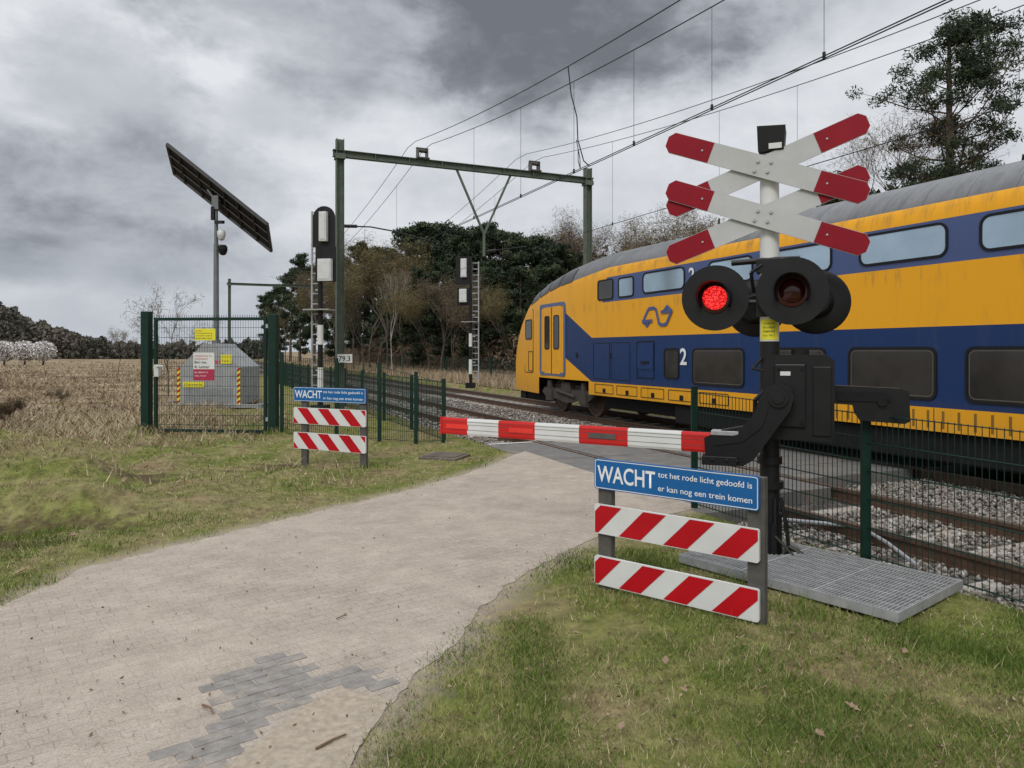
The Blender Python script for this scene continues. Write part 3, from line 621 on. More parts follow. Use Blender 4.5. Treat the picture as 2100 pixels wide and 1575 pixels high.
X_,Y_,_=W(707,0,21.0); kt=thing('kilometre_sign','small white plate reading 79.3 fixed on the portal post','sign',(X_,Y_,1.2),math.radians(-14))
mb=MB(); mb.bx(-.22,.24,-.02,.0,.16,.41); mb.build('plate',M['white'],kt,bevel=.004); text('number','79.3',kt,M['textblack'],(-.18,-.0235,.21),(1,0,0),(0,0,1),height=.15,width=.36,off=.01)
mb=MB(); mb.bx(-.15,.0,0,.12,.24,.30); mb.build('bracket',M['steel'],kt)
# ------------------------------------------------------------ mesh fences
def fence(tops,pts,label,step=.05,r=.0035,postr=.033):
    t=thing('mesh_fence',label,'fence',(pts[0][0],pts[0][1],0),0); ox,oy=pts[0]
    for (x,y),z in zip(pts,tops):
        p=MB(); p.bx(x-ox-postr,x-ox+postr,y-oy-postr*.7,y-oy+postr*.7,-.2,z+.05); p.bx(x-ox-postr-.003,x-ox+postr+.003,y-oy-postr*.7-.003,y-oy+postr*.7+.003,z+.05,z+.062); p.build('post',M['green'],t)
    for i in range(len(pts)-1):
        (x0,y0),(x1,y1)=pts[i],pts[i+1]; L_=math.hypot(x1-x0,y1-y0); ux,uy=(x1-x0)/L_,(y1-y0)/L_; z0,z1=tops[i],tops[i+1]
        m_=MB(); k=int(L_/step)
        for j in range(1,k):
            q=j*step; zt=z0+(z1-z0)*q/L_; m_.cyl((x0-ox+ux*q,y0-oy+uy*q,.03),(x0-ox+ux*q,y0-oy+uy*q,zt),r,n=4,caps=False)
        nz_=int(max(z0,z1)/.2)
        for j in range(nz_+1):
            fz=j/nz_
            for e in (-1,1):
                ox2,oy2=-uy*e*r*2,ux*e*r*2
                m_.cyl((x0-ox+ox2,y0-oy+oy2,.05+(z0-.06)*fz),(x1-ox+ox2,y1-oy+oy2,.05+(z1-.06)*fz),r*1.15,n=4,caps=False)
        m_.build('wire_panel',M['green'],t)
    return t
q0=PS(1775,5.03)[0]
f1=[TP(s,5.03)[:2] for s in (PS(1424,5.03)[0],q0,q0-2.3,q0-4.6)]
fence([1.26,1.2,1.16,1.16],f1,'low green wire mesh fence behind the crossing mast along the gravel')
c0=G(578,893);c1=G(690,900);c2=G(778,905);c3=G(853,911);c4=G(909,909)
fence([1.62,1.5,1.42,1.26,1.12],[c0[:2],c1[:2],c2[:2],c3[:2],c4[:2]],'short green mesh fence stepping down from the gate to the crossing')
s9=c4[0]*UX+c4[1]*UY; d9=c4[0]*NX+c4[1]*NY
pts=[TP(s9+.25,d9+.1)[:2]]+[TP(s9+2.4*k,d9+.1)[:2] for k in range(1,12)]
fence([1.12]*12,pts,'green mesh fence running away beside the nearer track',.07,.004)
pts=[TP(24+4*k,16.5)[:2] for k in range(12)]
fence([1.3]*12,pts,'distant green mesh fence at the edge of the pine wood',.16,.008,.05)
# gate
gl=G(301,888); gr=G(561,891); ga=math.atan2(gr[1]-gl[1],gr[0]-gl[0]); gw=math.hypot(gr[0]-gl[0],gr[1]-gl[1])
gt_=thing('fence_gate','tall dark green mesh gate between two posts in front of the grey unit','gate',(gl[0],gl[1],-.03),ga)
for x,z in ((0,2.55),(gw,2.48)): p=MB(); p.bx(x-.085,x+.085,-.085,.085,-.1,z); p.build('post',M['green'],gt_,bevel=.008)
fr=MB(); xa,xb,za,zb_=.17,gw-.14,.06,2.42
fr.bx(xa,xa+.06,-.03,.03,za,zb_); fr.bx(xb-.06,xb,-.03,.03,za,zb_); fr.bx(xa+.06,xb-.06,-.03,.03,za,za+.06); fr.bx(xa+.06,xb-.06,-.03,.03,zb_-.06,zb_); fr.build('frame',M['green'],gt_)
ms=MB(); x=xa+.1
while x<xb-.07: ms.cyl((x,0,za+.05),(x,0,zb_-.05),.0035,n=4,caps=False); x+=.055
z=za+.15
while z<zb_-.06: ms.cyl((xa+.05,-.008,z),(xb-.05,-.008,z),.004,n=4,caps=False); ms.cyl((xa+.05,.008,z),(xb-.05,.008,z),.004,n=4,caps=False); z+=.2
ms.build('wire_panel',M['green'],gt_)
sp_=MB(); x=xa
while x<xb: sp_.cyl((x,0,zb_),(x,0,zb_+.05),.006,n=4); x+=.05
sp_.build('spikes',M['green'],gt_)
hd=MB(); hd.bx(.19,.29,-.06,.06,1.2,1.45); hd.cyl((.25,-.09,1.42),(.42,-.09,1.42),.018,n=8); hd.build('lock_handle',M['whitebox'],gt_,bevel=.006)
for z in (.3,2.2): h=MB(); h.bx(gw-.15,gw-.08,-.04,.04,z,z+.08); h.build('hinge',M['steel'],gt_)
sgx=lambda px:(px-301)*15.05/F/math.cos(ga)
sgz=lambda py:H+(HY-py)*15.05/F+.03
def smallsign(px0,px1,py0,py1,mt,name='sign'):
    s=MB(); s.bx(sgx(px0),sgx(px1),-.045,-.035,sgz(py1),sgz(py0)); return s.build(name,mt,gt_)
s1=smallsign(407,451,674,698,M['yellow'],'yellow_notice'); w0=sgx(451)-sgx(407)
for k,tx_ in enumerate(('ProRail','Camerabewaking','verboden toegang','Rail terrein')): text('notice_text',tx_,s1,M['textred'] if k==0 else M['textblack'],(sgx(409),-.048,sgz(680+k*5)),(1,0,0),(0,0,1),height=.026,width=w0*(.3 if k==0 else .8))
s2=smallsign(404,449,723,780,[M['white']],'helpline_sign'); s2b=MB(); s2b.bx(sgx(404),sgx(449),-.0475,-.0455,sgz(780),sgz(757)); s2b.build('red_lower_panel',M['magenta'],s2)
for tx_,py,hh_,ww,mt in (('Uitzichtloos en',731,.03,.36,'textred'),('onzichtbaar?',737,.03,.28,'textred'),('Bel me,',746,.06,.26,'textblack'),('ik luister',755,.06,.32,'textblack'),('Bel 0800-0113',765,.03,.28,'textwhite'),('Chat 113.nl',772,.03,.24,'textwhite')):
    text('sign_text',tx_,s2,M[mt],(sgx(407),-.050,sgz(py)),(1,0,0),(0,0,1),height=hh_,width=ww)
# camera unit
Yc=22.5; X_,_,_=W(450,0,Yc); cu_=thing('camera_unit','grey gabled camera unit with hazard striped corners behind the gate','equipment cabinet',(X_,Yc,0),math.radians(-4)); k_=Yc/F
cx=lambda px:(px-450)*k_; cz=lambda py:max(.06,H+(HY-py)*k_)
b=MB(); b.prism([(cx(386),-.7,.1),(cx(386),-.7,cz(757)),(cx(432),-.7,cz(712)),(cx(438),-.7,cz(705)),(cx(462),-.7,cz(705)),(cx(468),-.7,cz(712)),(cx(515),-.7,cz(752)),(cx(515),-.7,.1)],(0,1.4,0)); b.build('housing',M['concrete'],cu_,bevel=.02)
for x in (386,509):
    s=MB(); z=.12
    s.bx(cx(x),cx(x+6),-.712,-.7,.12,1.18,0)
    while z<1.1:
        s.add([(cx(x),-.714,z),(cx(x+6),-.714,z+.06),(cx(x+6),-.714,z+.14),(cx(x),-.714,z+.08)],[(0,1,2,3)],1); z+=.16
    s.build('hazard_strip',[M['yellow'],M['red']],cu_)
b=MB(); b.bx(cx(330),cx(560),-.75,-.6,.02,.12); b.bx(cx(330),cx(560),.6,.75,.02,.12)
for x in (335,430,470,553): b.bx(cx(x)-.05,cx(x)+.05,-.78,.78,0,.14)
b.build('base_frame',M['steel'],cu_)
b=MB(); b.bx(cx(400),cx(500),-.706,-.7,.16,.6); b.build('door_panel',mat('panel_grey',(.22,.23,.235),.7),cu_,bevel=.004)
text('unit_name','Rail',cu_,M['textred'],(cx(447),-.705,cz(745)),(1,0,0),(0,0,1),height=.14,width=.5,off=.02)
for a,b_,c,d_ in ((476,498,727,745),(398,442,781,792)):
    s=MB(); s.bx(cx(a),cx(b_),-.722,-.708,cz(d_),cz(c)); s=s.build('yellow_sticker',M['yellow'],cu_); text('sticker_text','Camera',s,M['textblack'],(cx(a)+.04,-.725,cz(d_)+.06),(1,0,0),(0,0,1),height=.05,width=(b_-a)*k_-.1)
sm=thing('solar_mast','tall grey pole carrying a tilted solar panel and cameras above the grey unit','solar mast',(X_-.1,Yc,1.9),0)
lz=lambda py:H+(HY-py)*k_-1.9; lx=lambda px:(px-450)*k_+.1
p=MB(); p.cyl((0,0,0),(0,0,lz(500)),.085,.075,n=14); p.cyl((0,0,lz(500)),(0,0,lz(405)),.06,.05,n=14); p.cyl((0,0,0),(0,0,.15),.13,n=14); p.build('pole',M['polegrey'],sm,smooth=True)
A=Vector((lx(355),-.4,lz(303))); a=Vector((3.0,.1,-2.40)); bb=Vector((-.12,.75,-.72)); nn_=a.cross(bb).normalized(); nn_=nn_ if nn_.y>0 else -nn_
pn=MB(); pn.prism([A,A+a,A+a+bb,A+bb],nn_*.05); pn.build('panel',M['solar'],sm)
frm=mat('panel_edge',(.06,.06,.062),.5,.3); fr=MB()
for p0,p1 in ((A,A+a),(A+bb,A+a+bb),(A,A+bb),(A+a,A+a+bb)): fr.bar(p0,p1,.07,.10)
fr.build('panel_frame',frm,sm)
fr=MB()
for q in (.33,.66): fr.bar(A+bb*q-nn_*.03+a*.01,A+bb*q+a*.99-nn_*.03,.04,.035)
for q in (.12,.3,.42,.56,.7,.86): fr.bar(A+a*q-nn_*.04,A+a*q+bb-nn_*.04,.035,.035)
fr.build('support_rails',mat('dark_rails',(.045,.041,.038),.6,.2),sm)
ctr=A+a*.5+bb*.5-nn_*.05; p=MB(); p.bar(Vector((0,0,lz(420))),ctr,.09,.09); p.bar(Vector((0,0,lz(412))),A+a*.38+bb*.5-nn_*.04,.05,.05); p.bx(-.1,.1,-.1,.1,lz(430),lz(402)); p.build('tilt_bracket',M['polegrey'],sm)
def cctv(px,py,r,mt,m2):
    c=MB(); x,z=lx(px),lz(py); c.bar((0,0,z+.1),(x,-.15,z+.1),.03,.03); c.lathe((x,-.15,z+.12),(0,0,-1),[(0,0),(0,r*.7),(.06,r),(.16,r),(.2,r*.9)],16); o=c.build('security_camera',m2,sm,smooth=True)
    e=MB(); e.lathe((x,-.15,z-.08),(0,0,-1),[(0,r*.88),(.05,r*.8),(.1,r*.5),(.12,0)],16); e.build('dome',mt,o,smooth=True)
cctv(458,482,.12,M['whitebox'],M['whitebox']); cctv(461,512,.135,M['black'],M['blackrough']); c=MB(); c.bar((.02,-.1,lz(457)),(lx(466),-.3,lz(459)),.09,.09); c.bx(-.12,-.02,-.12,-.02,lz(452),lz(425)); c.build('bullet_camera',M['black'],sm)
# ------------------------------------------------------------ WACHT barriers
def clipx(poly,a,b):
    for sgn,lim in ((1,a),(-1,b)):
        out=[]
        for i in range(len(poly)):
            p,q=poly[i],poly[(i+1)%len(poly)]; ip=sgn*(p[0]-lim)>=0; iq=sgn*(q[0]-lim)>=0
            if ip: out.append(p)
            if ip!=iq: t=(lim-p[0])/(q[0]-p[0]); out.append((lim,p[1]+t*(q[1]-p[1])))
        poly=out
        if len(poly)<3: return []
    return poly
def wacht(pl,pr,label,x0,x1,postx,blue,boards,slant,topz,ph,per):
    a=math.atan2(pr[1]-pl[1],pr[0]-pl[0]); t=thing('warning_barrier',label,'warning barrier',(pl[0],pl[1],0),a)
    for x in postx: p=MB(); p.bx(x-.055,x+.055,0,.055,-.1,topz); p.build('post',M['greyplastic'],t,bevel=.004)
    def board(z0,z1,mt,name,rad=.018):
        m_=MB(); pts=[(x,-.026,z) for x,z in rrect(x0,x1,z0,z1,rad,4)]; m_.prism(pts,(0,.022,0)); return m_.build(name,mt,t)
    z0,z1=blue; bb=board(z0,z1,[M['signblue']],'text_board')
    r_=MB(); o1=rrect(x0+.006,x1-.006,z0+.006,z1-.006,.016,4); i1=rrect(x0+.011,x1-.011,z0+.011,z1-.011,.013,4); n=len(o1)
    r_.add([(x,-.0275,z) for x,z in o1+i1],[(i,(i+1)%n,n+(i+1)%n,n+i) for i in range(n)]); r_.build('white_rim',M['textwhite'],bb)
    w=x1-x0; hh=z1-z0
    text('lettering','WACHT',bb,M['textwhite'],(x0+.022*w,-.028,z0+.24*hh),(1,0,0),(0,0,1),height=.55*hh,width=.385*w,off=.015)
    text('lettering','tot het rode licht gedoofd is',bb,M['textwhite'],(x0+.425*w,-.028,z0+.57*hh),(1,0,0),(0,0,1),height=.235*hh,width=.54*w,off=.006)
    text('lettering','er kan nog een trein komen',bb,M['textwhite'],(x0+.425*w,-.028,z0+.14*hh),(1,0,0),(0,0,1),height=.235*hh,width=.54*w,off=.006)
    for z0,z1 in boards:
        b_=board(z0,z1,[M['white']],'striped_board'); st=MB(); h=z1-z0; sh=slant*h*.92; x=x0-1+ph
        while x<x1+.5:
            q=clipx([(x,z0+.006),(x+per/2,z0+.006),(x+per/2+sh,z1-.006),(x+sh,z1-.006)],x0+.006,x1-.006)
            if q: st.add([(u_,-.0285,v_) for u_,v_ in q],[tuple(range(len(q)))])
            x+=per
        st.build('red_stripes',M['red'],b_)
    return t
bl=G(1240,1207); br_=G(1550,1283); wd=math.hypot(br_[0]-bl[0],br_[1]-bl[1])
wacht(bl,br_,'warning barrier with large WACHT board nearest the camera on the right of the path',-.07,wd+.03,(.0,wd-.0),(.715,.93),[(.395,.605),(.03,.235)],1,.92,.17,.345)
br_=(-306/1500*10.6,10.6,0); bl=(-427/1500*11.1,11.1,0); wd=math.hypot(br_[0]-bl[0],br_[1]-bl[1])
wacht(bl,br_,'farther WACHT warning barrier left of the path in front of the stepped mesh fence',-.18,wd+.07,(.0,wd),(.94,1.155),[(.60,.845),(.22,.47)],-1,1.13,.1,.40)
# ------------------------------------------------------------ crossing mast
MX,MY=2.137,6.07; A_=math.radians(-22.3)
cm=thing('level_crossing_barrier','black and white crossing mast with double red and white crosses, lamps and lowered boom','level crossing barrier',(MX,MY,0),A_)
kz=MY/F; mx_=lambda px:(px-1578)*.00382; mz=lambda py:H+(HY-py)*kz
p=MB(); p.cyl((0,0,mz(700)),(0,0,mz(318)),.076,n=24); p.build('white_mast',M['white'],cm,smooth=True)
p=MB(); p.cyl((0,0,.0),(0,0,mz(700)),.078,n=24); p.cyl((0,0,.02),(0,0,mz(1050)),.098,n=20); p.cyl((0,0,mz(1000)),(0,0,mz(985)),.11,n=20); p.cyl((0,0,mz(950)),(0,0,mz(935)),.10,n=20); p.build('lower_mast',M['black'],cm,smooth=True)
p=MB(); p.cyl((0,0,.0),(0,0,.03),.2,n=8)
for k in range(8): q=k*math.pi/4+.3; p.cyl((.16*math.cos(q),.16*math.sin(q),.03),(.16*math.cos(q),.16*math.sin(q),.07),.016,n=6)
p.bx(.02,.06,-.14,-.09,.03,.3); p.tube([(.09,-.05,.5),(.13,-.08,.3),(.15,-.1,.12),(.3,-.12,.05),(.38,-.05,.03)],.016,6); p.tube([(.05,-.1,.5),(.05,-.13,.2),(.2,-.2,.06)],.012,6); p.build('base_flange',M['black'],cm)
p=MB(); p.prism([(mx_(1556),-.11,mz(316)),(mx_(1608),-.11,mz(316)),(mx_(1612),-.13,mz(268)),(mx_(1554),-.13,mz(265))],(0,.22,0)); o=p.build('bell_box',M['black'],cm,bevel=.012); q=MB(); q.bx(mx_(1578),mx_(1604),-.125,-.117,mz(313),mz(302)); q.build('label_plate',M['white'],o)
p=MB(); p.cyl((0,0,mz(322)),(0,0,mz(314)),.05,n=12); p.build('box_neck',M['steel'],cm)
M['crosswhite']=mat('crossbuck_white',(.46,.47,.47),.55,var=.08,scale=3,dirt=((.36,.36,.33),.5),spec=.2)
def plank(cx_,cz_,ang,y,half=.83,w=.178,name='cross_plank'):
    ca,sa_=math.cos(ang),math.sin(ang)
    def pt(l,t,yy): return (cx_+l*ca-t*sa_,yy,cz_+l*sa_+t*ca)
    hw=w/2; c=.048
    out=[(-half,-hw+c),(-half+c,-hw),(half-c,-hw),(half,-hw+c),(half,hw-c),(half-c,hw),(-half+c,hw),(-half,hw-c)]
    m_=MB(); m_.prism([pt(l,t,y) for l,t in out],(0,.012,0))
    rl=half*.53; ob=m_.build(name,M['crosswhite'],cm)
    o_=[(rl,-hw+.003),(half-c,-hw+.003),(half-.003,-hw+c),(half-.003,hw-c),(half-c,hw-.003),(rl,hw-.003)]
    for sg in (-1,1):
        r_=MB(); r_.add([pt(sg*l,t,y-.0025) for l,t in o_],[tuple(range(6))]); r_.add([pt(sg*l,t,y+.0145) for l,t in o_],[tuple(range(6))]); r_.build('red_end',M['darkred'],ob)
    b_=MB()
    for l,t in ((-.05,.03),(.05,-.03),(-.05,-.05),(.05,.05)): x,yy,z=pt(l,t,y); b_.cyl((x,y,z),(x,y-.014,z),.014,n=6)
    for l in (-half*.62,half*.62): x,yy,z=pt(l,0,y); b_.cyl((x,y-.002,z),(x,y-.01,z),.009,n=6)
    b_.build('bolts',M['steel'],ob)
an=math.radians(20.5)
for cz_ in (3.205,2.80):
    plank(-.045,cz_,-an,-.13); plank(-.045,cz_,an,-.105)
p=MB()
for z in (3.2,2.8): p.bx(-.1,.08,-.09,-.0,z-.05,z+.05); p.bx(-.09,.09,-.09,.09,z-.02,z+.02)
p.build('cross_clamp',M['steel'],cm)
def lamp(x,y,z,sg,lit,r=.272):
    dv=(0,-sg,0); m_=MB(); m_.lathe((x,y,z),dv,[(-.11,0),(-.11,.1),(-.02,.14),(-.012,r-.02),(0,r),(.008,r),(.008,.12)],40); o=m_.build('lamp_board',M['black'],cm,smooth=True)
    rim=MB(); rim.lathe((x,y,z),dv,[(.008,.128),(.02,.126),(.022,.1),(.012,.098)],28); rim.build('lens_rim',M['lensoff'],o,smooth=True)
    ln=MB(); ln.lathe((x,y,z),dv,[(.012,.102),(.028,.092),(.042,.06),(.048,0)],28); ln.build('lens',M['lenson'] if lit else M['lensoff'],o,smooth=True)
    ho=MB(); n=28; v_=[]
    for k in range(n+1):
        a=math.radians(-35+250*k/n); ext=.22*(.25+.75*max(0,math.sin(math.radians(180*k/n)))**.7)
        for rr,e_ in ((.140,0),(.136,ext),(.128,ext),(.130,0)): v_.append((x+sg*rr*math.cos(a),y-sg*(.008+e_),z+rr*math.sin(a)))
    ho.add(v_,[(4*k+i,4*k+(i+1)%4,4*k+4+(i+1)%4,4*k+4+i) for k in range(n) for i in range(4)]); ho.build('visor',M['black'],o,smooth=True)
lamp(mx_(1468),-.16,mz(611),1,True); lamp(mx_(1625)+.0,-.16,mz(601),1,False)
lamp(mx_(1545),.26,mz(628),-1,False,.25); lamp(mx_(1672),.26,mz(618),-1,False,.27)
p=MB(); p.tube([(mx_(1500),-.06,mz(538)),(0,-.06,mz(535)),(mx_(1640),-.06,mz(535))],.024,8); p.tube([(mx_(1500),-.06,mz(620)),(mx_(1640),-.06,mz(620))],.02,8); p.bar((mx_(1540),.2,mz(622)),(mx_(1675),.2,mz(622)),.03,.03); p.bx(-.1,.1,-.1,.1,mz(560),mz(534)); p.bx(-.1,.1,-.09,.09,mz(650),mz(595)); p.bar((0,0,mz(622)),(.1,.2,mz(622)),.05,.05)
p.tube([(-.12,-.05,mz(600)),(-.14,-.1,mz(560)),(-.05,-.09,mz(545))],.016,6); p.build('lamp_bracket',M['black'],cm,smooth=True)
lb=MB(); v_=[]; n=8
for zz_ in (mz(697),mz(655)):
    for k in range(n+1): a=math.radians(-90-58+116*k/n); v_.append((.0795*math.cos(a),.0795*math.sin(a),zz_))
lb.add(v_,[(k,k+1,n+2+k,n+1+k) for k in range(n)]); o=lb.build('yellow_label',M['yellow'],cm,smooth=True)
for k,tx_ in enumerate(('Storing? Bel','ProRail','0800','km 79.3')): text('label_text',tx_,o,M['textblack'],(-.045,-.082,mz(666+k*8)),(1,0,0),(0,0,1),height=.016,width=.09)
bxm=MB(); bxm.prism([(mx_(1572),-.20,mz(895)),(mx_(1700),-.20,mz(895)),(mx_(1706),-.20,mz(870)),(mx_(1706),-.20,mz(738)),(mx_(1690),-.20,mz(727)),(mx_(1580),-.20,mz(727)),(mx_(1568),-.20,mz(745)),(mx_(1568),-.20,mz(870))],(0,.34,0)); o=bxm.build('drive_box',M['black'],cm,bevel=.02,seg=3)
q=MB(); q.bx(mx_(1590),mx_(1652),-.225,-.2,mz(870),mz(745)); q.build('box_cover',M['black'],o,bevel=.012); q=MB()
for x in (1600,1645):
    for z in (755,860): q.cyl((mx_(x),-.225,mz(z)),(mx_(x),-.24,mz(z)),.012,n=8)
q.build('cover_bolts',M['blackrough'],o)
q=MB(); q.bx(mx_(1602),mx_(1622),-.229,-.2255,mz(768),mz(760)); q.build('type_plate',M['white'],o)
q=MB(); q.bx(mx_(1665),mx_(1700),-.215,-.2,mz(885),mz(750)); q.build('side_cover',M['black'],o,bevel=.006)
q=MB(); q.cyl((mx_(1640),-.02,mz(728)),(mx_(1640),-.02,mz(716)),.07,n=16); q.build('top_cap',M['black'],o)
q=MB(); q.tube([(mx_(1570),-.1,mz(800)),(mx_(1550),-.1,mz(820)),(mx_(1548),-.06,mz(870)),(-.05,-.06,mz(920))],.018,8); q.build('cable',M['black'],o)
q=MB(); q.tube([(mx_(1572),-.14,mz(760)),(mx_(1545),-.1,mz(755)),(-.06,-.05,mz(735))],.014,8); q.build('cable',M['black'],o)
arm=MB(); ap=[(1452,893),(1490,876),(1530,868),(1552,845),(1562,812),(1578,790),(1600,783),(1622,790),(1630,808),(1622,835),(1598,868),(1572,905),(1552,933),(1530,946),(1455,944)]
arm.prism([(mx_(x)+.0,-.36,mz(y)) for x,y in ap],(0,.10,0)); o=arm.build('boom_bracket',M['black'],cm,bevel=.018,seg=3)
q=MB(); q.cyl((mx_(1600),-.385,mz(810)),(mx_(1600),-.18,mz(810)),.075,n=20); q.cyl((mx_(1600),-.40,mz(810)),(mx_(1600),-.385,mz(810)),.045,n=14)
q.build('pivot',M['black'],o,smooth=True)
q=MB(); q.prism([(mx_(x),-.372,mz(y)) for x,y in ((1470,897),(1520,884),(1558,855),(1572,822),(1582,826),(1568,868),(1530,898),(1472,908))],(0,.014,0)); q.build('casting_rib',M['black'],o,bevel=.005)
q=MB(); q.bx(mx_(1448),mx_(1520),-.40,-.22,mz(946),mz(928))
for x in (1470,1500,1520): q.cyl((mx_(x),-.37,mz(935)),(mx_(x),-.41,mz(935)),.014,n=8)
q.build('clamp_plate',M['black'],o,bevel=.006)
q=MB(); q.bx(mx_(1466),mx_(1522),-.37,-.25,mz(887),mz(878)); q.build('clamp_top',M['steel'],o,bevel=.004)
cw=MB(); cw.prism([(mx_(x),-.02,mz(y)) for x,y in ((1705,788),(1830,792),(1846,798),(1848,855),(1838,860),(1755,856),(1745,842),(1742,826),(1705,824))],(0,.10,0)); o=cw.build('counterweight',M['black'],cm,bevel=.012)
q=MB(); q.bx(mx_(1712),mx_(1812),-.032,-.02,mz(818),mz(800)); q.cyl((mx_(1797),-.05,mz(818)),(mx_(1797),-.02,mz(818)),.035,n=12); q.build('weight_slot',M['blackrough'],o)
d0=Vector((-.66-1.617,7.45-6.07,0)); c_,s_=math.cos(-A_),math.sin(-A_)
dl=Vector((d0.x*c_-d0.y*s_,d0.x*s_+d0.y*c_,0)); Lb=dl.length; dl.normalize(); B0=Vector((mx_(1456),-.30,.955)); pn_=Vector((-dl.y,dl.x,0))
bm_=MB(); cut=[-.05]+[Lb*q for q in (.078,.255,.43,.60,.75,.885,1.0)]
rp=[(-.022,-.08),(.022,-.08),(.030,-.06),(.030,.06),(.022,.08),(-.022,.08),(-.030,.06),(-.030,-.06)]
for i in range(7):
    a,b_=cut[i],cut[i+1]; v_=[B0+dl*q+pn_*x+Vector((0,0,z)) for q in (a,b_) for x,z in rp]
    bm_.add(v_,[(k,(k+1)%8,8+(k+1)%8,8+k) for k in range(8)],i%2)
bm_.add([B0+dl*cut[-1]+pn_*x+Vector((0,0,z)) for x,z in rp],[tuple(range(8))],0)
bo=bm_.build('boom',[M['boomred'],M['white']],cm)
sg=(1 if pn_.y<0 else -1)
for z in (-.028,.022,.05):
    q=MB(); q.bar(B0+dl*(.02)+pn_*.031*sg+Vector((0,0,z)),B0+dl*(Lb*.999)+pn_*.031*sg+Vector((0,0,z)),.002,.003); q.build('boom_groove',M['greyplastic'],bo)
reflm=mat('boom_reflector',(.75,.04,.03),.3)
for i,f in enumerate((.345,.655,.93)):
    q=MB(); q.bar(B0+dl*(Lb*f-.13)+pn_*.033*sg,B0+dl*(Lb*f+.13)+pn_*.033*sg,.01,.045); q.build('boom_lamp',M['greyplastic'] if i==0 else reflm,bo)
q=MB(); q.bar(B0+dl*Lb,B0+dl*(Lb+.02),.07,.17); q.build('end_cap',M['boomred'],bo)
# grating platform
g0=Vector(G(1392,1158,0)[:2]); e1=Vector((.63,-.776)); gt2=thing('steel_grating','galvanised steel grating platform around the foot of the crossing mast','grating',(g0.x,g0.y,-.02),math.atan2(e1.y,e1.x))
LL,WW=1.68,1.03; hc=Vector((MX,MY))-g0; ang=math.atan2(e1.y,e1.x); hx=hc.x*math.cos(-ang)-hc.y*math.sin(-ang); hy=hc.x*math.sin(-ang)+hc.y*math.cos(-ang); HR=.24
def gbar(mb,ax,c,lo,hi,w,z0,z1):
    segs=[(lo,hi)]; q=(c-hy) if ax=='x' else (c-hx)
    if abs(q)<HR:
        r_=math.sqrt(HR*HR-q*q); m0=(hx if ax=='x' else hy); segs=[(lo,m0-r_),(m0+r_,hi)]
    for a,b_ in segs:
        if b_-a>.01:
            if ax=='x': mb.bx(a,b_,c-w/2,c+w/2,z0,z1)
            else: mb.bx(c-w/2,c+w/2,a,b_,z0,z1)
M['grate']=mat('galvanised_grating',(.34,.35,.355),.6,.2,var=.2,scale=10)
pan=MB(); pan.bx(.01,hx-HR,.01,WW-.01,.045,.052); pan.bx(hx+HR,LL-.01,.01,WW-.01,.045,.052); pan.build('painted_shade_sheet',M['blackrough'],gt2)  # black sheet added to stand for the shade beneath the bars
g=MB(); q=.02
while q<LL-.01: gbar(g,'y',q,.006,WW-.006,.0065,.07,.10); q+=.026
q=.05
while q<WW-.01: gbar(g,'x',q,.006,LL-.006,.006,.072,.0975); q+=.10
g.build('grating_mesh',M['grate'],gt2)
g=MB(); g.bx(0,LL,0,.008,.04,.103); g.bx(0,LL,WW-.008,WW,.04,.103); g.bx(0,.008,.008,WW-.008,.04,.103); g.bx(LL-.008,LL,.008,WW-.008,.04,.103)
for q in (.56,1.12): gbar(g,'y',q,.008,WW-.008,.014,.04,.104)
g.build('edge_frame',M['grate'],gt2)
for x in (.05,LL-.05):
    for y in (.05,WW-.05): g=MB(); g.bx(x-.02,x+.02,y-.02,y+.02,-.1,.044); g.build('foot',M['steel'],gt2)
p=MB(); a=TP(5.9,5.75,-.08); b_=TP(5.2,6.1,-.04); p.cyl(a,b_,.022,n=10); p.tube([b_,TP(4.7,5.85,-.05),TP(4.2,5.6,-.1)],.018,8); tag(p.build('steel_pipe',M['steel'],smooth=True),'thin galvanised pipe lying on the ballast beside the near rail','pipe')
x,y,_=G(912,938); zz_=float(zfun([x],[y])[0]); mh=thing('manhole_cover','low rusty square lid lying in the grass near the fence end','manhole cover',(x,y,zz_),math.radians(-20)); p=MB(); p.bx(-.32,.32,-.3,.3,-.03,.035); p.build('rim',M['darkbrown'],mh,bevel=.01)
p=MB(); p.bx(-.27,.27,-.25,.25,.037,.05)
for k in range(6): p.bx(-.24,.24,-.22+k*.08,-.2+k*.08,.05,.056)
p.build('lid',M['darkbrown'],mh)
lf=MB(); out=[(0,-.5),(.18,-.38),(.12,-.25),(.38,-.15),(.22,0),(.42,.18),(.18,.25),(.15,.5),(0,.6),(-.15,.45),(-.2,.22),(-.42,.15),(-.22,-.02),(-.36,-.2),(-.12,-.27),(-.15,-.4)]
lf.v=[(x,y,.3*abs(x)+.2*y*y) for x,y in out]+[(0,0,0)]; lf.f=[(i,(i+1)%16,16) for i in range(16)]; lf.m=[0]*16
l0=None; random.seed(3)
spots=[(185,975),(262,985),(345,1030),(255,995),(150,1110),(45,1180),(300,962),(1400,1432),(1290,1200),(1570,1428),(1682,1525),(1750,1465),(1930,1545),(1365,1370),(1855,1350),(1275,1500),(1850,1240),(1180,1310),(420,1000),(520,960),(240,1150)]
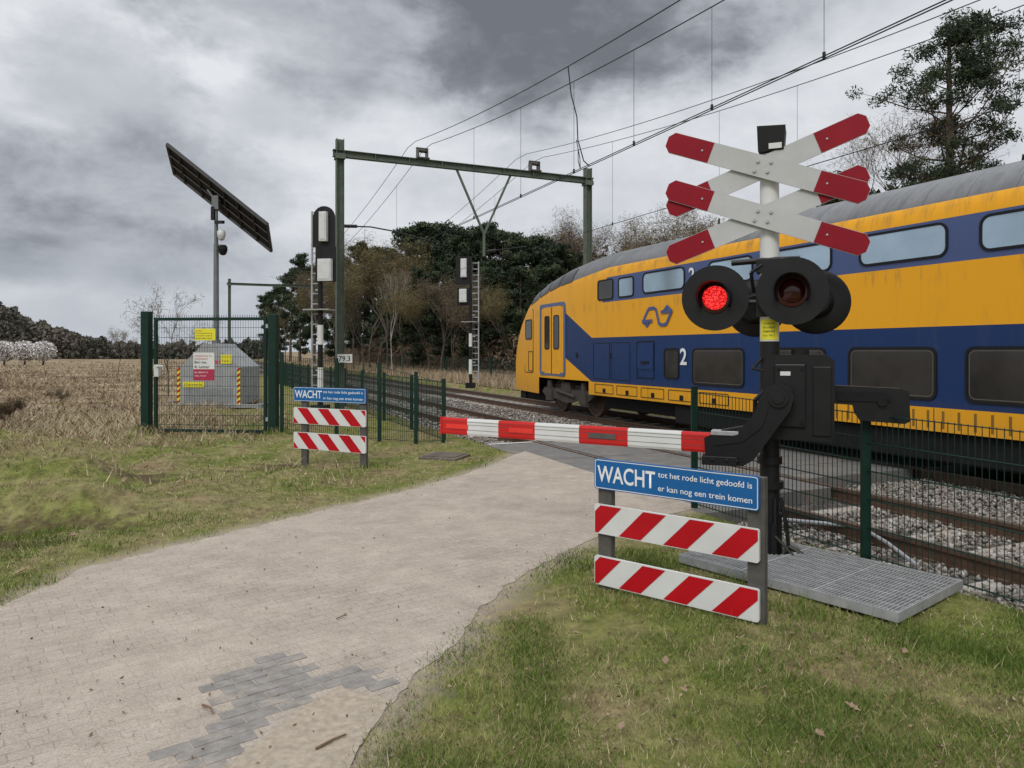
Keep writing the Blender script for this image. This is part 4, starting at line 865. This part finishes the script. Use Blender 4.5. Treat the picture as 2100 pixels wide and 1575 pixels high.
for i,(px,py) in enumerate(spots):
    x,y,_=G(px,py); z=float(zfun([x],[y])[0])
    if l0 is None: o=lf.build('dry_leaf',M['leaf']); l0=o; tag(o,'small dry brown leaf lying on the grass','leaf','dry leaves scattered over the grass')
    else: o=l0.copy(); COL.objects.link(o)
    sc_=random.uniform(.045,.06)*(1.9 if i<7 else 1); o.scale=(sc_,sc_*random.uniform(.7,1.2),sc_*random.uniform(1,2.5)); o.location=(x,y,z+.03); o.rotation_euler=(random.uniform(-.5,.5),random.uniform(-.5,.5),random.uniform(0,6))
def twig(a,b_,lab,r=.006):
    a=Vector(G(*a,.01));b_=Vector(G(*b_,.01)); m_=a.lerp(b_,.5)+Vector((.008,.01,.0)); t=MB(); t.tube([a+Vector((0,0,r)),m_+Vector((0,0,r+.004)),b_+Vector((0,0,r))],[r,r*.85,r*.5],6); tag(t.build('twig',M['twig']),lab,'twig')
twig((648,1538),(710,1508),'dry twig lying across the sandy concrete patch'); twig((415,1448),(437,1466),'short twig lying on the edge of the grey pavers'); twig((690,1270),(712,1262),'tiny twig lying in the middle of the brick path',.004)
# ------------------------------------------------------------ trees
def quads(C,size,asp):
    n=len(C); a=rng.standard_normal((n,3)); a/=np.linalg.norm(a,axis=1)[:,None]; b_=rng.standard_normal((n,3)); b_-=a*(a*b_).sum(1)[:,None]; b_/=np.linalg.norm(b_,axis=1)[:,None]
    sz=size*rng.uniform(.6,1.3,n)[:,None]; a=a*sz; b_=b_*sz*asp
    V=np.stack([C-a-b_*.4,C+b_,C+a-b_*.2,C-b_],1); return V.reshape(-1,3),np.arange(4*n).reshape(-1,4)
X,Y=sample(4200,2.8,14,-.72,.72); k=(X*NX+Y*NY<4.9)&((~inpoly(X,Y,PATH))|(rng.uniform(size=len(X))<.12)); X=X[k];Y=Y[k]
C=np.stack([X,Y,zfun(X,Y)+.014],1); V,Fc=quads(C,.011,.55); V[:,2]=np.maximum(V[:,2],np.repeat(C[:,2],4)-.006)
tag(fast('leaf_litter',V,Fc,M['litter'],var=np.clip(rng.normal(.5,.25,len(Fc)),0,1)),'tiny bits of brown plant litter strewn over grass and path','leaf litter',kind='stuff')
def ball(n):
    g=rng.standard_normal((n,3)); g/=np.linalg.norm(g,axis=1)[:,None]; return g*(rng.uniform(0,1,n)**.45)[:,None]
def pine_mesh(seed,h=12,cs=.35,spread=2.6,nl=34,per=70,size=.2,lean=0,nc=4,rad_=(.13,.26),shape=1.8,tk=.016):
    r=random.Random(seed); tr=MB(); pts=[]
    for k in range(7): q=k/6; pts.append((math.sin(q*2+seed)*.15*h/12+lean*q*q,math.cos(q*3+seed)*.12*h/12-.12,h*.97*q))
    tr.tube(pts,[h*tk*(1-.85*k/6)+.02 for k in range(7)],7)
    C=[];cl=[]
    def at(q): i=min(5,int(q*6)); t=q*6-i; return [pts[i][j]*(1-t)+pts[i+1][j]*t for j in range(3)]
    for k in range(nl):
        q=cs+(1-cs)*(k+r.random()*.8)/nl; p=at(min(.99,q)); a=r.uniform(0,6.28)
        rel=(q-cs)/(1-cs); ln=spread*(1-rel**shape*.8)*r.uniform(.4,1.15)*(.6+.4*min(1,rel*4)); up=r.uniform(.0,.5)+rel*.5
        e=(p[0]+math.cos(a)*ln,p[1]+math.sin(a)*ln,min(h,p[2]+ln*up)); m_=[(p[j]+e[j])/2 for j in range(3)]; m_[2]-=.06*ln
        rr=.010*h*(1-rel)*.5+.015; tr.tube([p,m_,e],[rr,rr*.7,rr*.3],4)
        for c in range(nc):
            tt=r.uniform(.4,1.05); off=spread*.12
            cc=[p[j]+(e[j]-p[j])*tt for j in range(3)]; cc[0]+=r.uniform(-off,off);cc[1]+=r.uniform(-off,off); cc[2]+=r.uniform(-off*.3,off)
            tr.tube([[p[j]+(e[j]-p[j])*(tt-.1) for j in range(3)],cc],[rr*.35,rr*.15],3)
            cl.append((cc,spread*r.uniform(*rad_)))
    for cc,rad in cl: C.append(np.array(cc)+ball(per)*np.array([rad,rad,rad*.6]))
    Cn=np.concatenate(C); V,Fc=quads(Cn,size,.28)
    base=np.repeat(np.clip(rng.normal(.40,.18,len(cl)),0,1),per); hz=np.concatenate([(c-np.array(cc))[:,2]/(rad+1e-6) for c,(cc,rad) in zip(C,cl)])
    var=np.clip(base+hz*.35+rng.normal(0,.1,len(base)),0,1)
    return tr,V,Fc,var
def bare_mesh(seed,h=10,depth=5,spread=.5,twigs=900,tsize=.25,thick=.012,asp=.05):
    r=random.Random(seed); tr=MB(); tips=[]
    def br(p,d,l,rad,k):
        d2=Vector((d.x+r.gauss(0,.12),d.y+r.gauss(0,.12),d.z+r.gauss(0,.06))).normalized(); m_=p+d*l*.5; e=m_+d2*l*.5
        tr.tube([p,m_,e],[rad,rad*.85,rad*.65],5 if k>2 else 3)
        if k<=2: tips.append(m_);tips.append(e)
        if k==0: return
        nb=3 if k>1 else 2
        for i in range(nb):
            a=r.uniform(0,6.28); s=spread*r.uniform(.5,1.3); nd=(d2+Vector((math.cos(a)*s,math.sin(a)*s,r.uniform(-.1,.3)))).normalized()
            br(e if i<2 else m_.lerp(e,r.random()),nd,l*r.uniform(.6,.85),rad*.6,k-1)
    br(Vector((0,0,0)),Vector((0,0,1)),h*.33,h*thick,depth)
    T=np.array([t[:] for t in tips]); C=T[rng.integers(0,len(T),twigs)]+ball(twigs)*.06*h
    V,Fc=quads(C,tsize,asp); return tr,V,Fc,np.clip(rng.normal(.5,.25,twigs),0,1)
def mk(name,label,cat,data,bark,leaf,group=None):
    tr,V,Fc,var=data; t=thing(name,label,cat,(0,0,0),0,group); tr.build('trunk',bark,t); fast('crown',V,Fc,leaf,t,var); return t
PG='dark pines of the wood beyond the tracks'; BG='bare broadleaf trees in the wood beyond the tracks'
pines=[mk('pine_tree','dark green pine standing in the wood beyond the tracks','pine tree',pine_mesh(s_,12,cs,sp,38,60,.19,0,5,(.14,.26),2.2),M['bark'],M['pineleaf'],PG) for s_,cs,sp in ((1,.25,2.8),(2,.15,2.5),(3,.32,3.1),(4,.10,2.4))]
bares=[mk('bare_tree','leafless brownish tree in the wood beyond the tracks','bare tree',bare_mesh(s_,10,5,.42,6000,.17,.008,.07),M['greybark'],lf_,BG) for s_,lf_ in ((11,M['greentwig']),(12,M['twigleaf']),(13,M['twigleaf']))]
used=set()
def place(proto,px,top,Y,sw=1.0,base_h=12):
    if id(proto) in used: o=copy_tree(proto)
    else: o=proto; used.add(id(proto))
    X=(px-CX)/F*Y; hgt=(H+(HY-top)*Y/F)/base_h; o.location=(X,Y,-.05); o.scale=(hgt*sw,hgt*sw,hgt); o.rotation_euler=(0,0,random.uniform(0,6.28)); return o
row=[(548,605,130,1.0),(572,585,120,1),(598,560,110,1.0),(618,520,100,.9),(642,545,95,1.1),(735,500,84,1.2),(775,512,92,1.3),(806,510,80,1.1),(838,466,76,1.1),(864,478,78,1.2),(890,460,70,1.3),(914,474,70,1.2),(940,490,64,1.1),(962,485,66,1.1),(985,466,62,1.1),(1008,456,60,1.1),(1034,474,58,1.0),(1060,500,58,1.1),(1088,488,56,1.1),(1112,486,56,1.2),(1145,505,58,1.3),(905,540,54,1.1),(1000,550,52,1),(685,540,90,1.1),(1072,550,50,1.1),(955,555,52,1),(1180,520,62,1.2),(860,550,56,1.1),(705,530,86,1.1),(1030,560,52,1.0)]
for i,(px,tp,Y,sw) in enumerate(row): place(pines[i%4],px,tp,Y,sw*.95)
brow=[(655,565,78),(690,530,66),(725,500,64),(758,490,62),(795,515,60),(825,545,58),(745,555,56),(710,585,56),(775,590,54),(880,590,52),(930,600,50),(905,565,51),(1045,590,48),(975,585,48),(585,625,100),(530,622,120),(1155,480,64),(1183,458,62),(1215,475,66),(1300,480,60),(1340,468,58),(1375,460,56),(1415,450,58),(1450,445,54),(1490,455,60)]
for i,(px,tp,Y) in enumerate(brow): place(bares[i%3] if px>850 or i%2 else bares[0],px,tp,Y,1.15,base_h=10)
pb=mk('birch_tree','slim birch with a pale trunk leaning in front of the brown wood','birch tree',bare_mesh(51,10,4,.30,1500,.15,.0045),M['birchbark'],M['greentwig']); pb.location=((805-CX)/F*52,52,0); pb.scale=(.75,.75,.8); pb.rotation_euler=(0,-.06,0)
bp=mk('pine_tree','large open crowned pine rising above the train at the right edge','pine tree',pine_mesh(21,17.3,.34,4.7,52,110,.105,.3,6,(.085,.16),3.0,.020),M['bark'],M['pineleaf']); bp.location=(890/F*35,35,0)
rb=mk('bare_tree','bare hanging birch just left of the large right hand pine','bare tree',bare_mesh(31,13.5,5,.45,5000,.17,.008),M['greybark'],M['twigleaf']); rb.location=(770/F*36,36,0)
rb2=mk('pine_tree','lower dark pine to the left of the large right hand pine','pine tree',pine_mesh(23,10.6,.35,2.4,36,80,.14,0,4),M['bark'],M['pineleaf']); rb2.location=(680/F*37,37,0)
rb3=mk('pine_tree','second lower pine partly hidden behind the foot of the large right hand pine','pine tree',pine_mesh(25,11.0,.3,3.2,36,80,.14,0,4),M['bark'],M['pineleaf']); rb3.location=(860/F*39,39,0)
def bush(px,Y,top,seed,label,mt=M['twigleaf'],tw=900,sp=.7,name='bare_shrub',cat='shrub',ts=.1):
    h=H+(HY-top)*Y/F; d=bare_mesh(seed,h,4,sp,tw,ts,thick=.007); t=mk(name,label,cat,d,M['greybark'],mt); t.location=((px-CX)/F*Y,Y,0); return t
bush(345,26,590,41,'tall bare shrub behind the gate left of the solar mast',tw=900,ts=.12,sp=.6); bush(395,27,640,42,'lower bare shrub directly behind the grey unit',tw=700,sp=.6)
bush(243,48,668,43,'slim bare shrub standing alone in the open field',tw=900,sp=.5,ts=.14); bush(128,20,788,44,'small twiggy heather bush in the field left of the gate',tw=900,sp=.9,ts=.06)
bush(8,15,800,45,'dark heap of brushwood at the left edge of the grass',M['brush'],1600,1.2,'brush_heap','brushwood heap',.09)
for i,(px,tp) in enumerate(((8,684),(50,695),(88,697))):
    C=ball(2200)*np.array([1.5,1.4,1.2])+np.array([0,0,1.7]); V,Fc=quads(C,.13,.8); t=thing('blossom_shrub',('white blossoming shrub at the left picture edge','round white blossoming shrub, middle one of three in the field','white blossoming shrub, rightmost of three in the field')[i],'shrub',((px-CX)/F*85,85,0)); fast('crown',V,Fc,M['blossom'],t,np.clip(rng.normal(.5,.25,2200),0,1)); tr=MB(); tr.tube([(0,0,-.1),(.1,0,.8),(0,.1,1.6)],[.12,.09,.04],6); tr.build('trunk',M['greybark'],t)
def mass(name,label,cat,n,fn,size,mt,asp=.6,mu=.45):
    C=np.array([fn() for _ in range(n)]); V,Fc=quads(C,size,asp); cl=np.array([mnoise.noise(Vector(c)*.12) for c in C]); o=fast(name,V,Fc,mt,var=np.clip(mu+cl*.7+rng.normal(0,.12,n),0,1)); tag(o,label,cat,kind='stuff'); return o
def fw():
    px=rng.uniform(-250,560); Y=rng.uniform(150,175); top=lerp(px,[(-250,600),(0,618),(50,650),(110,670),(170,688),(240,704),(420,708),(560,695)])+14*mnoise.noise(Vector((px*.05,0,0)))+8*mnoise.noise(Vector((px*.17,3,0)))
    z=(H+(HY-top)*Y/F); return ((px-CX)/F*Y,Y,max(.1,z*rng.uniform(0,1.0)**.8))
mass('distant_wood','distant brown and dark green wood along the left horizon','wood',34000,fw,.5,M['farwood'],.5,.5)
def ug():
    s=rng.uniform(22,130); d=rng.uniform(18,25)+s*.02; h=2.4+1.6*mnoise.noise(Vector((s*.35,d*.4,0)))+1.0*mnoise.noise(Vector((s*1.1,0,0))); return TP(s,d,max(.3,h)*rng.uniform(0,1)**.8)
mass('undergrowth','brown leafless undergrowth at the foot of the wood beyond the tracks','undergrowth',34000,ug,.2,M['brush'],.22,.55)
def bw():
    s=rng.uniform(15,170); d=rng.uniform(34,46); h=10+2.5*mnoise.noise(Vector((s*.2,0,0)))+2.5*mnoise.noise(Vector((s*.7,0,0))); return TP(s,d,max(.2,h)*rng.uniform(0,1)**.8)
mass('back_wood','dense dark wood behind the nearer trees beyond the tracks','wood',36000,bw,.5,M['backwood'],.4,.5)
def brm():
    while True:
        s=rng.uniform(15,62); d=rng.uniform(-26,-1); q=mnoise.noise(Vector((s*.25,d*.35,2)))
        if q>-.05: return TP(s,d,(.08+1.1*max(0,q+.05))*rng.uniform(0,1))
mass('bramble_thicket','low tangled brown heather and bramble patches in the left field','bramble',20000,brm,.09,M['brush'],.14,.5)
# ------------------------------------------------------------ world
w=bpy.data.worlds.new('World'); SC.world=w; w.use_nodes=True; nt=w.node_tree; bg=nt.nodes['Background']
sky=nt.nodes.new('ShaderNodeTexSky'); sky.sky_type='NISHITA'; sky.sun_disc=False; sky.sun_elevation=math.radians(42); sky.sun_rotation=math.radians(200)
tc=nt.nodes.new('ShaderNodeTexCoord'); sp=nt.nodes.new('ShaderNodeSeparateXYZ'); nt.links.new(tc.outputs['Generated'],sp.inputs[0])
X_,Y_,Z_=sp.outputs
mpw=nt.nodes.new('ShaderNodeMapping'); nt.links.new(tc.outputs['Generated'],mpw.inputs[0]); mpw.inputs['Scale'].default_value=(1,1,1.8); mpw.inputs['Location'].default_value=(2.3,.7,.4)
cv=mpw.outputs[0]
nA=noise(nt,3.1,8,.55,cv,.15); nB=noise(nt,1.3,3,.5,cv,.2); nC=noise(nt,8.5,7,.6,cv,.2)
def dirblob(px,py,r1,r0,wt):
    v_=Vector(((px-CX)/F,1,(HY-py)/F)).normalized(); d=nt.nodes.new('ShaderNodeVectorMath'); d.operation='SUBTRACT'; nt.links.new(tc.outputs['Generated'],d.inputs[0]); d.inputs[1].default_value=v_
    s=nt.nodes.new('ShaderNodeVectorMath'); s.operation='MULTIPLY'; nt.links.new(d.outputs[0],s.inputs[0]); s.inputs[1].default_value=(1/r1,1/r1,1/r0); l=nt.nodes.new('ShaderNodeVectorMath'); l.operation='LENGTH'; nt.links.new(s.outputs[0],l.inputs[0])
    q=mth(nt,'ADD',l.outputs['Value'],mth(nt,'MULTIPLY',mth(nt,'SUBTRACT',nA.outputs[0],.5),1.8)); q=mth(nt,'ADD',q,mth(nt,'MULTIPLY',mth(nt,'SUBTRACT',nC.outputs[0],.5),.9))
    mr=nt.nodes.new('ShaderNodeMapRange'); mr.interpolation_type='SMOOTHSTEP'; nt.links.new(q,mr.inputs[0]); mr.inputs[1].default_value=1.25; mr.inputs[2].default_value=.4; mr.inputs[3].default_value=0; mr.inputs[4].default_value=wt; return mr.outputs[0]
val=mth(nt,'ADD',mth(nt,'MULTIPLY',mth(nt,'SUBTRACT',nA.outputs[0],.5),.55),mth(nt,'MULTIPLY',mth(nt,'SUBTRACT',nB.outputs[0],.5),.25)); val=mth(nt,'ADD',val,mth(nt,'MULTIPLY',mth(nt,'SUBTRACT',nC.outputs[0],.5),.45))
val=mth(nt,'ADD',val,.70)
for px,py,r1,r0,wt in ((860,40,.30,.13,-.28),(1120,70,.22,.10,-.22),(1200,-60,.3,.12,-.15),(200,200,.12,.10,-.20),(320,370,.24,.07,-.18),(100,500,.3,.05,-.16),(560,230,.09,.06,-.14),(120,60,.3,.1,.08),(430,90,.15,.1,.08),(1650,150,.35,.25,.04),(850,380,.3,.12,.03)):
    val=mth(nt,'ADD',val,dirblob(px,py,r1,r0,wt))
cr=ramp(nt,[(.10,(.16,.17,.19)),(.30,(.25,.265,.295)),(.46,(.39,.41,.45)),(.62,(.53,.55,.59)),(.86,(.76,.775,.80))],val)
hz=nt.nodes.new('ShaderNodeMapRange'); nt.links.new(Z_,hz.inputs[0]); hz.inputs[1].default_value=.15; hz.inputs[2].default_value=0.0
c=mixc(nt,mth(nt,'MULTIPLY',hz.outputs[0],.55),cr.outputs[0],(.40,.45,.52))
skc=nt.nodes.new('ShaderNodeVectorMath'); skc.operation='SCALE'; nt.links.new(sky.outputs[0],skc.inputs[0]); skc.inputs['Scale'].default_value=.1
c=mixc(nt,.05,c,skc.outputs[0])
up=mth(nt,'ADD',1.06,mth(nt,'MULTIPLY',mth(nt,'MAXIMUM',mth(nt,'SUBTRACT',Z_,.5),0.0),3.0))
nt.links.new(c,bg.inputs[0]); nt.links.new(up,bg.inputs[1])
sl=bpy.data.lights.new('Sun','SUN'); sl.energy=1.4; sl.angle=math.radians(20); sl.color=(1,.95,.87); so=bpy.data.objects.new('sun_light',sl); COL.objects.link(so)
el=math.radians(42); az=math.radians(200); dv=Vector((math.sin(az)*math.cos(el),math.cos(az)*math.cos(el),math.sin(el))); so.rotation_euler=dv.to_track_quat('Z','Y').to_euler()
cd=bpy.data.cameras.new('Camera'); cd.sensor_fit='HORIZONTAL'; cd.sensor_width=36; cd.lens=F/2100*36; cd.shift_y=-(787.5-HY)/2100; cd.clip_end=5000; cd.clip_start=.05
co=bpy.data.objects.new('Camera',cd); COL.objects.link(co); co.location=(0,0,H); co.rotation_euler=(math.pi/2,0,0); SC.camera=co
SC.view_settings.view_transform='Standard'; SC.view_settings.look='None'; SC.view_settings.exposure=0
